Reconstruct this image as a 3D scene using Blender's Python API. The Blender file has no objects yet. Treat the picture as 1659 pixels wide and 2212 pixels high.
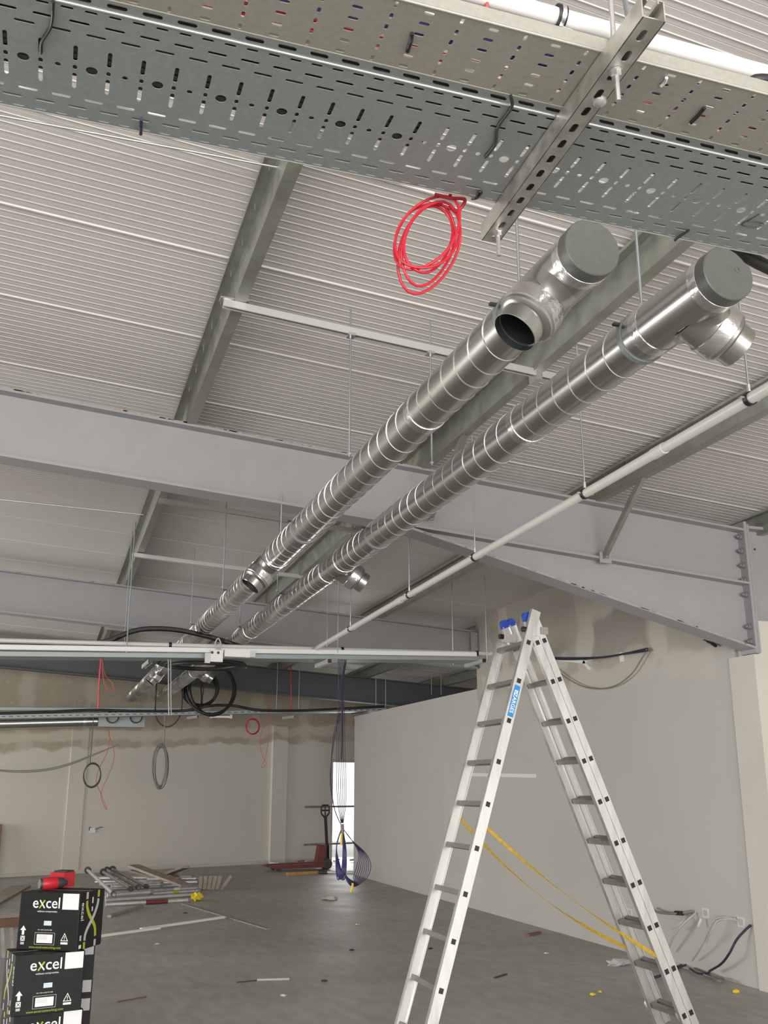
import bpy, bmesh, math, random
from mathutils import Vector, Matrix
random.seed(7)
SC = bpy.context.scene
COL = SC.collection
PI = math.pi

# ------------------------------------------------------------------ camera
W, H, F, EYE = 1659.0, 2212.0, 2130.0, 1.6
PITCH, YAW = math.radians(15.557), math.radians(18.528)
FW = Vector((math.sin(YAW)*math.cos(PITCH), math.cos(YAW)*math.cos(PITCH), math.sin(PITCH)))
RT = Vector((math.cos(YAW), -math.sin(YAW), 0))
UP = RT.cross(FW)
EYEP = Vector((0, 0, EYE))
cam = bpy.data.cameras.new('camera'); camo = bpy.data.objects.new('camera', cam); COL.objects.link(camo)
cam.sensor_fit = 'VERTICAL'; cam.sensor_height = 36.0; cam.lens = 36.0*F/H
cam.clip_start = 0.05; cam.clip_end = 200
M = Matrix((RT, UP, -FW)).transposed().to_4x4(); M.translation = EYEP
camo.matrix_world = M
SC.camera = camo

# ------------------------------------------------------------------ world, daylight, exposure
world = bpy.data.worlds.new('sky'); SC.world = world; world.use_nodes = True
bg = world.node_tree.nodes['Background']; bg.inputs[0].default_value = (0.93, 0.96, 1.0, 1); bg.inputs[1].default_value = 1.5
def window_light(name, loc, rot, sx, sy, power, color):
    l = bpy.data.lights.new(name, 'AREA'); l.shape = 'RECTANGLE'; l.size = sx; l.size_y = sy; l.energy = power; l.color = color
    o = bpy.data.objects.new(name, l); o.location = loc; o.rotation_euler = rot; COL.objects.link(o)
# daylight entering by the glazed shop front behind the camera, by unseen glazing added on the left and by the far door
window_light('shopfront_daylight', (-1.8, -6.1, 1.75), (math.radians(90), 0, 0), 14.5, 2.7, 1230, (1.0, 0.975, 0.945))
window_light('side_fill_daylight', (-10.1, 13.0, 1.45), (math.radians(90), 0, math.radians(-90)), 7.4, 2.3, 620, (1.0, 0.98, 0.95))  # unseen window, placed to brighten the back wall and far bay
window_light('far_door_daylight', (7.0, 23.6, 1.15), (math.radians(90), 0, math.radians(180)), 1.0, 2.0, 40, (1.0, 0.98, 0.95))
vs = SC.view_settings
vs.view_transform = 'Standard'; vs.look = 'None'; vs.gamma = 1.0; vs.use_curve_mapping = False; vs.exposure = 0.3

# ------------------------------------------------------------------ helpers
def at(x, y, X=None, Y=None, Z=None):
    """point of the real plane X=, Y= or Z= that is seen at photo position x, y"""
    d = FW*F + RT*(x-W/2) - UP*(y-H/2)
    t = Z-EYE if Z is not None else (Y if Y is not None else X)
    return EYEP + d*(t/(d.z if Z is not None else (d.y if Y is not None else d.x)))

class MB:
    def __init__(s): s.v = []; s.f = []
    def add(s, vs_, fs):
        n = len(s.v); s.v += [tuple(v) for v in vs_]; s.f += [tuple(i+n for i in f) for f in fs]; return s
    def box(s, x0, x1, y0, y1, z0, z1):
        return s.add([(x0,y0,z0),(x1,y0,z0),(x1,y1,z0),(x0,y1,z0),(x0,y0,z1),(x1,y0,z1),(x1,y1,z1),(x0,y1,z1)],
                     [(0,3,2,1),(4,5,6,7),(0,1,5,4),(1,2,6,5),(2,3,7,6),(3,0,4,7)])
    def beam(s, a, b, w, h, side=None):
        """bar from a to b, w wide along side, h deep across it"""
        a, b = Vector(a), Vector(b); d = (b-a).normalized()
        sd = Vector(side) if side is not None else (Vector((0,0,1)).cross(d) if abs(d.z) < .9 else Vector((1,0,0)))
        sd = (sd - d*sd.dot(d)).normalized(); n = d.cross(sd)
        q = [sd*(w/2*i)+n*(h/2*j) for i, j in ((-1,-1),(1,-1),(1,1),(-1,1))]
        return s.add([a+k for k in q]+[b+k for k in q], [(0,3,2,1),(4,5,6,7),(0,1,5,4),(1,2,6,5),(2,3,7,6),(3,0,4,7)])
    def tube(s, pts, r, n=8, closed=False, caps=True):
        pts = [Vector(p) for p in pts]; m = len(pts)
        rs = r if isinstance(r, (list, tuple)) else [r]*m
        rings = []; ref = None
        for i, p in enumerate(pts):
            if closed: t = pts[(i+1) % m]-pts[i-1]
            else: t = pts[min(i+1, m-1)]-pts[max(i-1, 0)]
            t = t.normalized() if t.length > 1e-9 else Vector((0,0,1))
            if ref is None: ref = Vector((0,0,1)) if abs(t.z) < .9 else Vector((1,0,0))
            u = ref - t*ref.dot(t)
            if u.length < 1e-6: u = t.orthogonal()
            u.normalize(); w = t.cross(u); ref = u
            rings.append([p+(u*math.cos(2*PI*k/n)+w*math.sin(2*PI*k/n))*rs[i] for k in range(n)])
        vs_ = [v for rg in rings for v in rg]; fs = []
        for i in range(m if closed else m-1):
            j = (i+1) % m
            for k in range(n):
                fs.append((i*n+k, i*n+(k+1) % n, j*n+(k+1) % n, j*n+k))
        if caps and not closed: fs += [tuple(range(n-1, -1, -1)), tuple((m-1)*n+k for k in range(n))]
        return s.add(vs_, fs)
    def cyl(s, a, b, r, n=12, caps=True): return s.tube([a, b], r, n, caps=caps)
    def lathe(s, o, axis, prof, n=32):
        """profile of (distance along axis, radius) turned about the axis through o"""
        o, ax = Vector(o), Vector(axis).normalized(); u = ax.orthogonal().normalized(); w = ax.cross(u)
        vs_ = [o+ax*t+(u*math.cos(2*PI*k/n)+w*math.sin(2*PI*k/n))*r for t, r in prof for k in range(n)]
        fs = [(i*n+k, i*n+(k+1) % n, (i+1)*n+(k+1) % n, (i+1)*n+k) for i in range(len(prof)-1) for k in range(n)]
        return s.add(vs_, fs)
    def prism(s, poly, mapf, t0, t1):
        """2D outline carried from t0 to t1 by mapf(u, v, t)"""
        n = len(poly)
        return s.add([mapf(u, v, t0) for u, v in poly]+[mapf(u, v, t1) for u, v in poly],
                     [tuple(range(n-1,-1,-1)), tuple(range(n, 2*n))]+[(i, (i+1) % n, n+(i+1) % n, n+i) for i in range(n)])
    def mesh(s, name):
        me = bpy.data.meshes.new(name); me.from_pydata(s.v, [], s.f); me.validate()
        bm = bmesh.new(); bm.from_mesh(me); bmesh.ops.recalc_face_normals(bm, faces=bm.faces); bm.to_mesh(me); bm.free()
        return me
    def build(s, name, mat, parent=None, smooth=None):
        return link(name, s.mesh(name), mat, parent, smooth)

def link(name, me, mat, parent=None, smooth=None):
    if mat is not None and len(me.materials) == 0: me.materials.append(mat)
    if smooth is not None:
        me.set_sharp_from_angle(angle=math.radians(smooth))
        me.polygons.foreach_set('use_smooth', [True]*len(me.polygons))
    o = bpy.data.objects.new(name, me); COL.objects.link(o)
    if parent is not None: o.parent = parent
    return o
def tag(o, label=None, cat=None, group=None, kind=None):
    if label: o['label'] = label
    if cat: o['category'] = cat
    if group: o['group'] = group
    if kind: o['kind'] = kind
    return o
def thing(name, label, cat, loc=(0,0,0), rz=0.0, group=None):
    o = bpy.data.objects.new(name, None); COL.objects.link(o); o.empty_display_size = .1
    o.location = loc; o.rotation_euler = (0, 0, rz)
    return tag(o, label, cat, group)
def copy_tree(o, parent=None):
    c = o.copy(); COL.objects.link(c); c.parent = parent
    for ch in o.children: copy_tree(ch, c)
    return c
def from_curve(cu, name):
    ob = bpy.data.objects.new('curve_source', cu); COL.objects.link(ob)
    dg = bpy.context.evaluated_depsgraph_get(); dg.update()
    me = bpy.data.meshes.new_from_object(ob.evaluated_get(dg)); me.name = name
    bpy.data.objects.remove(ob); bpy.data.curves.remove(cu)
    return me
def flat(outline, holes, thick, name):
    """sheet in the xy plane, with real holes"""
    cu = bpy.data.curves.new(name, 'CURVE'); cu.dimensions = '2D'; cu.fill_mode = 'BOTH'; cu.extrude = thick/2
    for lp in [outline]+holes:
        sp = cu.splines.new('POLY'); sp.points.add(len(lp)-1)
        for p, q in zip(sp.points, lp): p.co = (q[0], q[1], 0, 1)
        sp.use_cyclic_u = True
    return from_curve(cu, name)
def slot(cx, cy, L, w, along='x', n=4):
    r = w/2; d = max(L/2-r, 0); pts = []
    for k in range(n+1): a = -PI/2+PI*k/n; pts.append((d+r*math.cos(a), r*math.sin(a)))
    for k in range(n+1): a = PI/2+PI*k/n; pts.append((-d+r*math.cos(a), r*math.sin(a)))
    if along == 'y': pts = [(-b, a) for a, b in pts]
    return [(cx+a, cy+b) for a, b in pts]
def text_mesh(body, size, name, extrude=0.0003, align='LEFT', bold=0.0):
    cu = bpy.data.curves.new(name, 'FONT'); cu.body = body; cu.size = size; cu.extrude = extrude; cu.align_x = align
    cu.offset = bold; cu.resolution_u = 3
    return from_curve(cu, name)
def spline(pts, n=8):
    """Catmull-Rom through points"""
    P = [Vector(p) for p in pts]; P = [P[0]*2-P[1]]+P+[P[-1]*2-P[-2]]; out = []
    for i in range(1, len(P)-2):
        for k in range(n):
            t = k/n; a, b, c, d = P[i-1], P[i], P[i+1], P[i+2]
            out.append(.5*((2*b)+(c-a)*t+(2*a-5*b+4*c-d)*t*t+(3*b-a-3*c+d)*t**3))
    out.append(P[-2]); return out

# ------------------------------------------------------------------ materials
MATS = {}
def node(nt, typ, **kw):
    n = nt.nodes.new(typ)
    for k, v in kw.items(): setattr(n, k, v)
    return n
def mat(name, color, rough=.5, metal=0.0, var=.0, scale=20.0, bump=.0, bscale=60.0, spec=.5, stretch=None, color2=None, rvar=0.0, emit=0.0):
    m = bpy.data.materials.new(name); m.use_nodes = True; nt = m.node_tree; b = nt.nodes['Principled BSDF']
    b.inputs['Base Color'].default_value = (*color, 1); b.inputs['Roughness'].default_value = rough
    b.inputs['Metallic'].default_value = metal; b.inputs['Specular IOR Level'].default_value = spec
    if emit: b.inputs['Emission Color'].default_value = (*color, 1); b.inputs['Emission Strength'].default_value = emit
    tc = node(nt, 'ShaderNodeTexCoord'); src = tc.outputs['Object']
    if stretch:
        mp = node(nt, 'ShaderNodeMapping'); mp.inputs['Scale'].default_value = stretch
        nt.links.new(src, mp.inputs[0]); src = mp.outputs[0]
    if var or color2 or rvar:
        nz = node(nt, 'ShaderNodeTexNoise'); nz.inputs['Scale'].default_value = scale; nz.inputs['Detail'].default_value = 4
        nt.links.new(src, nz.inputs['Vector'])
        rp = node(nt, 'ShaderNodeValToRGB'); rp.color_ramp.elements[0].position = .3; rp.color_ramp.elements[1].position = .7
        c2 = color2 or tuple(min(1, c*(1+var)) for c in color)
        c1 = color if color2 else tuple(c*(1-var) for c in color)
        rp.color_ramp.elements[0].color = (*c1, 1); rp.color_ramp.elements[1].color = (*c2, 1)
        nt.links.new(nz.outputs['Fac'], rp.inputs[0])
        if var or color2: nt.links.new(rp.outputs[0], b.inputs['Base Color'])
        if rvar:
            mr = node(nt, 'ShaderNodeMapRange'); mr.inputs['To Min'].default_value = max(.03, rough-rvar); mr.inputs['To Max'].default_value = rough+rvar
            mr.inputs['From Min'].default_value = .3; mr.inputs['From Max'].default_value = .7
            nt.links.new(nz.outputs['Fac'], mr.inputs[0]); nt.links.new(mr.outputs[0], b.inputs['Roughness'])
    if bump:
        nb = node(nt, 'ShaderNodeTexNoise'); nb.inputs['Scale'].default_value = bscale; nb.inputs['Detail'].default_value = 4
        nt.links.new(src, nb.inputs['Vector'])
        bp = node(nt, 'ShaderNodeBump'); bp.inputs['Strength'].default_value = bump; bp.inputs['Distance'].default_value = .01
        nt.links.new(nb.outputs['Fac'], bp.inputs['Height']); nt.links.new(bp.outputs[0], b.inputs['Normal'])
    MATS[name] = m; return m

GALV = mat('galvanised_tray', (.30,.33,.33), .5, .45, var=.07, scale=90, rvar=.06)
GALV2 = mat('galvanised_medium_tray', (.36,.35,.31), .5, .45, var=.06, scale=90)
STRUT = mat('zinc_strut', (.56,.55,.50), .36, .85, var=.14, scale=30, rvar=.1)
ZINC = mat('bright_zinc', (.72,.72,.72), .28, .95)
RODM = mat('zinc_rod', (.42,.46,.48), .4, .85)
DUCT = mat('spiral_duct_steel', (.46,.46,.44), .26, .97, var=.03, scale=8, stretch=(6,.4,6))
SEAM = mat('duct_seam_steel', (.80,.80,.78), .3, .9)
FOIL = mat('foil_tape', (.66,.65,.65), .2, .95, bump=.42, bscale=26)
CAPM = mat('duct_cap_steel', (.155,.163,.15), .5, .55, var=.05, scale=40)
INNER = mat('duct_inside_shade', (.06,.065,.07), .5, .6)  # steel darkened to stand for the shade inside the outlets
PURL = mat('galvanised_purlin', (.34,.35,.305), .45, .6, var=.14, scale=9, rvar=.08)
STEEL = mat('grey_primer_steel', (.34,.335,.345), .55, 0, var=.03, scale=6)
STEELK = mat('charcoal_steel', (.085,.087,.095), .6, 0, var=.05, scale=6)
CHAN = mat('galvanised_channel', (.62,.62,.60), .4, .6)
STEELD = mat('grey_primer_bolts', (.25,.255,.265), .5, .2)
RUST = mat('rusted_edge', (.30,.13,.05), .9, 0, color2=(.48,.44,.40), scale=26)
ROOFM = mat('white_liner_sheet', (.58,.555,.53), .42, 0, var=.015, scale=3)
PVC = mat('white_pvc', (.68,.67,.635), .32, 0)
PVCG = mat('offwhite_pvc', (.62,.61,.58), .35, 0)
BLACK = mat('black_plastic', (.012,.012,.013), .45, 0)
RUBBER = mat('black_cable_sheath', (.013,.013,.014), .5, 0)
RED = mat('red_cable_sheath', (.50,.012,.03), .38, 0)
REDTHIN = mat('red_fire_cable', (.55,.05,.04), .5, 0)
PURPLE = mat('purple_cable_sheath', (.04,.024,.15), .45, 0)
PURPD = mat('dark_purple_cable_sheath', (.028,.022,.05), .5, 0)
GREYC = mat('grey_cable_sheath', (.22,.21,.18), .55, 0)
GREYL = mat('pale_grey_cable_sheath', (.45,.45,.44), .55, 0)
ALU = mat('brushed_aluminium', (.63,.628,.615), .40, .8, var=.07, scale=30, rvar=.08, stretch=(1,1,.12))
ALUD = mat('shaded_aluminium_rung', (.30,.285,.255), .45, .55, var=.12, scale=60)  # aluminium darkened to paint in the shade on the rung undersides
BLUE = mat('blue_plastic', (.015,.06,.42), .4, 0)
LABELB = mat('blue_label', (.02,.26,.66), .45, 0)
WHITE = mat('white_print', (.85,.85,.85), .5, 0)
YEL = mat('yellow_webbing', (.50,.31,.015), .7, 0, var=.2, scale=40)
YELP = mat('yellow_plastic', (.75,.60,.03), .5, 0)
BOXK = mat('black_printed_card', (.012,.013,.013), .55, 0, var=.2, scale=18, spec=.3)
LIME = mat('lime_print', (.42,.48,.02), .5, 0)
GREYP = mat('grey_print', (.52,.51,.53), .5, 0)
LBLUE = mat('pale_blue_label', (.62,.72,.80), .5, 0)
CARD = mat('brown_card', (.42,.25,.15), .8, 0, var=.1, scale=20)
WOOD = mat('weathered_timber', (.33,.28,.22), .8, 0, var=.22, scale=12, stretch=(1,1,6), bump=.2)
WOODB = mat('brown_timber', (.19,.105,.065), .8, 0, var=.15, scale=10)
PINE = mat('orange_pine', (.55,.32,.11), .7, 0, var=.15, scale=20)
SCAF = mat('scaffold_tube', (.78,.78,.78), .36, .65, var=.12, scale=10)
SCAFD = mat('scaffold_grey', (.30,.28,.26), .6, .3, var=.2, scale=10)
REDP = mat('red_paint', (.17,.035,.03), .45, 0, var=.15, scale=12)
REDTOOL = mat('red_tool_plastic', (.55,.02,.03), .4, 0)
DARK = mat('dark_grey_metal', (.06,.06,.062), .5, .3)
TRUNK = mat('white_trunking', (.80,.80,.78), .4, 0)
GREEN = mat('earth_cable', (.085,.08,.045), .5, 0)
ORANGE = mat('copper_orange_sheath', (.55,.12,.03), .4, 0)

def plaster(name, build):
    m = bpy.data.materials.new(name); m.use_nodes = True; nt = m.node_tree; b = nt.nodes['Principled BSDF']
    b.inputs['Roughness'].default_value = .75; b.inputs['Specular IOR Level'].default_value = .25
    tc = node(nt, 'ShaderNodeTexCoord'); sep = node(nt, 'ShaderNodeSeparateXYZ'); nt.links.new(tc.outputs['Object'], sep.inputs[0])
    def val(x): return x
    def mth(op, a, c, clamp=False):
        n = node(nt, 'ShaderNodeMath', operation=op, use_clamp=clamp)
        for i, q in enumerate((a, c)):
            if isinstance(q, (int, float)): n.inputs[i].default_value = q
            else: nt.links.new(q, n.inputs[i])
        return n.outputs[0]
    def noise(sc, det=4):
        n = node(nt, 'ShaderNodeTexNoise'); n.inputs['Scale'].default_value = sc; n.inputs['Detail'].default_value = det
        nt.links.new(tc.outputs['Object'], n.inputs['Vector']); return n.outputs['Fac']
    wob = mth('MULTIPLY', mth('SUBTRACT', noise(2.2), .5), .35)
    def ax(k): return mth('ADD', sep.outputs[k], wob)
    def step(v, e, soft=.04):
        n = node(nt, 'ShaderNodeMapRange', interpolation_type='SMOOTHSTEP'); nt.links.new(v, n.inputs[0])
        n.inputs['From Min'].default_value = e-soft; n.inputs['From Max'].default_value = e+soft; return n.outputs[0]
    def band(v, a, c, soft=.03): return mth('SUBTRACT', step(v, a, soft), step(v, c, soft))
    def rect(u, a, c, v, d, e, soft=.03): return mth('MULTIPLY', band(u, a, c, soft), band(v, d, e, soft))
    def mix(fac, c1, c2):
        n = node(nt, 'ShaderNodeMix', data_type='RGBA')
        if isinstance(fac, (int, float)): n.inputs[0].default_value = fac
        else: nt.links.new(fac, n.inputs[0])
        for i, c in ((6, c1), (7, c2)):
            if isinstance(c, tuple): n.inputs[i].default_value = (*c, 1)
            else: nt.links.new(c, n.inputs[i])
        return n.outputs[2]
    c = build(locals()); nt.links.new(c, b.inputs['Base Color'])
    MATS[name] = m; return m
def b_right(k):
    ax, rect, mix, noise, mth, band, step = (k[n] for n in ('ax','rect','mix','noise','mth','band','step'))
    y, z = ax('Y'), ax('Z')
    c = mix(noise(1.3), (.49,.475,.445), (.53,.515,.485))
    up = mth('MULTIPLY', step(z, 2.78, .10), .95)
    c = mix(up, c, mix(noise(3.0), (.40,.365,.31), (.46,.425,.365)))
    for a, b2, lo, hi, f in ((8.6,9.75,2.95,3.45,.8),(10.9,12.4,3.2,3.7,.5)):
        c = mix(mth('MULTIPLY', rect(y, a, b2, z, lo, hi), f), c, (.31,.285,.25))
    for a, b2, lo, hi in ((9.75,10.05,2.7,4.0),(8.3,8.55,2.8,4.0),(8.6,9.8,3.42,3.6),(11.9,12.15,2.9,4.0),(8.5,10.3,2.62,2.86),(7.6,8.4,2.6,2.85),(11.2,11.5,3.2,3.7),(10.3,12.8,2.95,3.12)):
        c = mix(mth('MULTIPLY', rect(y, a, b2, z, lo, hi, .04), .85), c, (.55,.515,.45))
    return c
def b_back(k):
    ax, rect, mix, noise, mth, band, step, sep = (k[n] for n in ('ax','rect','mix','noise','mth','band','step','sep'))
    x, z = ax('X'), mth('ADD', ax('Z'), mth('MULTIPLY', sep.outputs['X'], -.055))
    c = mix(noise(.8), (.64,.605,.535), (.68,.645,.575))
    board = mix(noise(2.5), (.41,.36,.275), (.49,.435,.345))
    up = step(z, 2.28, .03)
    c = mix(up, c, board)
    tape = (.60,.55,.46)
    c = mix(mth('MULTIPLY', mth('MULTIPLY', band(z, 2.42, 2.62), .85), 1), c, tape)
    for i in range(9):
        xx = -1.6+i*1.2
        c = mix(mth('MULTIPLY', mth('MULTIPLY', band(x, xx-.12, xx+.12, .05), step(z, 2.26, .03)), .65), c, tape)
    vor = noise(7.0, 2); c = mix(mth('MULTIPLY', mth('MULTIPLY', step(vor, .66, .03), step(z, 2.7, .1)), .5), c, tape)
    return c
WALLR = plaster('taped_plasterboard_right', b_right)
WALLB = plaster('taped_plasterboard_back', b_back)
WALLP = mat('painted_plaster', (.52,.505,.475), .7, 0, var=.03, scale=2, spec=.25)
CREAM = mat('cream_plaster', (.62,.59,.53), .7, 0, var=.03, scale=2, spec=.25)
def floor_mat():
    m = bpy.data.materials.new('dusty_concrete'); m.use_nodes = True; nt = m.node_tree; b = nt.nodes['Principled BSDF']
    tc = node(nt, 'ShaderNodeTexCoord')
    def nz(sc, det, st=(1,1,1)):
        mp = node(nt, 'ShaderNodeMapping'); mp.inputs['Scale'].default_value = st; nt.links.new(tc.outputs['Object'], mp.inputs[0])
        n = node(nt, 'ShaderNodeTexNoise'); n.inputs['Scale'].default_value = sc; n.inputs['Detail'].default_value = det
        nt.links.new(mp.outputs[0], n.inputs['Vector']); return n.outputs['Fac']
    def ramp(f, a, c, p0=.35, p1=.65):
        r = node(nt, 'ShaderNodeValToRGB'); r.color_ramp.elements[0].position = p0; r.color_ramp.elements[1].position = p1
        r.color_ramp.elements[0].color = (*a, 1); r.color_ramp.elements[1].color = (*c, 1); nt.links.new(f, r.inputs[0]); return r.outputs[0]
    mx = node(nt, 'ShaderNodeMix', data_type='RGBA', blend_type='MULTIPLY'); mx.inputs[0].default_value = 1
    nt.links.new(ramp(nz(.55, 5), (.37,.36,.34), (.47,.46,.435)), mx.inputs[6]); nt.links.new(ramp(nz(9, 6, (1,.4,1)), (.86,.86,.86), (1.06,1.05,1.03)), mx.inputs[7])
    nt.links.new(mx.outputs[2], b.inputs['Base Color'])
    mr = node(nt, 'ShaderNodeMapRange'); mr.inputs['To Min'].default_value = .42; mr.inputs['To Max'].default_value = .65
    nt.links.new(nz(1.2, 4), mr.inputs[0]); nt.links.new(mr.outputs[0], b.inputs['Roughness'])
    bp = node(nt, 'ShaderNodeBump'); bp.inputs['Strength'].default_value = .12; bp.inputs['Distance'].default_value = .004
    nt.links.new(nz(35, 6), bp.inputs['Height']); nt.links.new(bp.outputs[0], b.inputs['Normal']); return m
FLOORM = floor_mat()

# ------------------------------------------------------------------ shell of the building
def interp(v, xs, ys):
    if v <= xs[0]: return ys[0]+(ys[1]-ys[0])*(v-xs[0])/(xs[1]-xs[0])
    for i in range(len(xs)-1):
        if v <= xs[i+1]: return ys[i]+(ys[i+1]-ys[i])*(v-xs[i])/(xs[i+1]-xs[i])
    return ys[-1]
RY = [0, 7, 12.82, 18.7, 26]
def roof_z(X, Y): return interp(Y, RY, [4.60,4.46,4.34,4.25,4.14]) - interp(Y, RY, [.098,.083,.072,.065,.06])*X
XL, XR, YF, YB = -10.0, 9.6, -6.0, 24.5
tag(MB().box(XL-.3, XR+.3, YF-.3, YB+6, -.2, 0).build('floor', FLOORM), kind='structure')
# roof deck with one liner panel per metre, each with its ribs
me = MB()
ceil = MB()
ys = [YF-.3, 0, 7, 12.82, 18.7, 26]
ceil.v = [(x, y, roof_z(x, y)+.06) for y in ys for x in (XL-.3, XR+.3)]
ceil.f = [(2*i, 2*i+1, 2*i+3, 2*i+2) for i in range(len(ys)-1)]
ceilo = tag(ceil.build('ceiling', ROOFM), kind='structure')
y0 = 4.92-1.02*10
while y0 < 25.5:
    mb = MB(); prof = []
    for r in range(15):
        a = y0+r*.068
        if r == 0: prof += [(a, 0), (a+.004, -.009), (a+.014, -.009), (a+.020, 0)]
        else: prof += [(a+.003, 0), (a+.0055, -.0034), (a+.0085, -.0034), (a+.0125, 0)]
        if r % 1 == 0: prof += [(a+.036, 0), (a+.0375, .0012), (a+.0395, .0012), (a+.041, 0)]
    prof.append((y0+1.02, 0))
    xs = (XL-.3, XR+.3)
    mb.v = [(x, y, roof_z(x, y)+dz) for y, dz in prof for x in xs]
    mb.f = [(2*i, 2*i+1, 2*i+3, 2*i+2) for i in range(len(prof)-1)]
    mb.build('roof_panel', ROOFM, ceilo)
    y0 += 1.02
# right-hand walls
WX = 5.72
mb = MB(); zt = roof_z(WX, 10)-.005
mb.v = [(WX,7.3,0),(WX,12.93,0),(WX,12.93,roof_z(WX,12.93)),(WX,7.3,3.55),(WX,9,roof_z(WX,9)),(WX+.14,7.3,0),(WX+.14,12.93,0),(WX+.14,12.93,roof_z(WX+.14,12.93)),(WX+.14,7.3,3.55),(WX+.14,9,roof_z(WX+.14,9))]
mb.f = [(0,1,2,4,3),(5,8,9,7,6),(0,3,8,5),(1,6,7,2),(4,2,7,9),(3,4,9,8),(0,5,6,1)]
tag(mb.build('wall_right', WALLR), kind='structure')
tag(MB().box(WX, WX+.14, 12.93, 18.88, 0, 2.89).build('wall_partition', WALLP), kind='structure')
tag(MB().box(WX-.006, WX+.146, 12.93, 18.886, 2.89, 2.925).build('trim_1', WALLP), kind='structure')
tag(MB().box(WX-.025, WX+.55, 7.02, 7.36, 0, 2.695).box(WX+.03, WX+.55, 7.02, 7.36, 2.695, 2.985).build('trim_2', CREAM), kind='structure')      # boxed column
tag(MB().box(WX+.55, WX+.7, YF, 7.36, 0, 3.7).build('wall_side', CREAM), kind='structure')
tag(MB().box(XR, XR+.2, 12, YB, 0, 3.75).build('wall_far_right', WALLP), kind='structure')
# back wall, slightly out of square, with the door opening
BW0, BW1 = Vector((-.55, 20.4)), Vector((5.6, 22.4)); bd = (BW1-BW0).normalized(); bn = Vector((-bd.y, bd.x))
def bw(s, dpt=0.0): p = BW0+bd*s+bn*dpt; return p
def bw_at_x(px):   # distance along the back wall seen at photo column px
    d = FW*F+RT*(px-W/2); d2 = Vector((d.x, d.y)); n = bn
    t = BW0.dot(n)/d2.dot(n); return (d2*t-BW0).dot(bd)
S0, S1 = bw_at_x(723), bw_at_x(723)+1.05
def bw_box(mb, s0, s1, z0, z1, d0=0.0, d1=.2):
    q = [bw(s0,d0), bw(s1,d0), bw(s1,d1), bw(s0,d1)]
    return mb.add([(p.x,p.y,z0) for p in q]+[(p.x,p.y,z1) for p in q], [(0,3,2,1),(4,5,6,7),(0,1,5,4),(1,2,6,5),(2,3,7,6),(3,0,4,7)])
mb = MB(); bw_box(mb, -10.5, S0, 0, 4.6); bw_box(mb, S0, S1, 2.2, 4.6); bw_box(mb, S1, S1+3, 0, 4.6)
tag(mb.build('wall_back', WALLB), kind='structure')
mb = MB(); bw_box(mb, S0-.01, S0+.05, 0, 2.2, -.01, .21); bw_box(mb, S1-.05, S1+.01, 0, 2.2, -.01, .21); bw_box(mb, S0+.05, S1-.05, 2.14, 2.2, -.01, .21)
tag(mb.build('door_1', WALLP), kind='structure')
for i, (a, b_) in enumerate(((602, 632), (196, 229))):
    mb = MB(); bw_box(mb, bw_at_x(a), bw_at_x(b_), 0, 2.9 if i == 0 else 3.2, -.07 if i == 0 else -.025, .05)
    tag(mb.build('trim_%d' % (i+3), WALLB), kind='structure')
mb = MB(); bw_box(mb, -10.4, S0-.02, 0, .06, -.03, .02)
tag(mb.build('baseboard_back', CREAM), kind='structure')
# left and front walls: daylight openings, the left one sited to brighten the back wall
mb = MB(); mb.box(XL-.2, XL, YF, 20, 0, .3); mb.box(XL-.2, XL, YF, 20, 2.6, 5.75); mb.box(XL-.2, XL, YF, 9.2, .3, 2.6); mb.box(XL-.2, XL, 16.8, 20, .3, 2.6)
tag(mb.build('wall_left', WALLP), kind='structure')
mb = MB(); mb.box(XL, XR, YF-.2, YF, 0, .4); mb.box(XL, XR, YF-.2, YF, 3.1, 5.9); mb.box(XL, -9.05, YF-.2, YF, .4, 3.1); mb.box(5.45, XR, YF-.2, YF, .4, 3.1)
tag(mb.build('wall_front', WALLP), kind='structure')
mb = MB()
for i in range(8): mb.box(-9.05+i*2.07, -9.0+i*2.07, YF-.12, YF-.04, .4, 3.1)
tag(mb.build('window_1', DARK), kind='structure')
mb = MB()
for i in range(8): mb.box(XL-.12, XL-.04, 9.2+i*1.08, 9.25+i*1.08, .3, 2.6)
tag(mb.build('window_2', DARK), kind='structure')  # bars of the unseen left glazing, added with its light

# ------------------------------------------------------------------ portal frames
def rafter_line(Y):
    a = roof_z(0, Y)-.2; b = roof_z(0, Y)-roof_z(1, Y); return a, b
def i_beam(root, Yc, X0, X1, top, depth, fw=.2, ft=.02, m=None):
    a, b = top
    def z(x, o): return a-b*x+o
    for nm, o0, o1, half in (('top_flange', 0, -ft, fw/2), ('bottom_flange', -depth+ft, -depth, fw/2), ('web', -ft, -depth+ft, .006)):
        mb = MB(); mb.v = [(x, Yc+s*half, z(x, o)) for x in (X0, X1) for s in (-1, 1) for o in (o0, o1)]
        mb.f = [(0,1,3,2),(4,6,7,5),(0,4,5,1),(2,3,7,6),(0,2,6,4),(1,5,7,3)]
        mb.build(nm, m or STEEL, root)
def rust_edges(root, pts, n, w):
    mb = MB()
    for k in range(n):
        i = random.randrange(len(pts)-1); a, b = Vector(pts[i]), Vector(pts[i+1]); t = random.random(); p = a.lerp(b, t); d = (b-a).normalized()
        L = random.uniform(.015, .09); h = random.uniform(.003, .010)
        mb.beam(p, p+d*L, .004, h, (0,1,0))
    tag(mb.build('rust_patch', RUST, root), 'rust and flaked paint along the flange edge', kind='stuff')
Y1, Y2, Y3 = 7.08, 12.92, 18.75
r1 = thing('steel_rafter', 'grey steel rafter with a tapered haunch and bolted end plate', 'beam', group='portal frame rafters')
t1 = (4.268, .083)
i_beam(r1, Y1, -8.5, 5.69, t1, .5)
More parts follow.
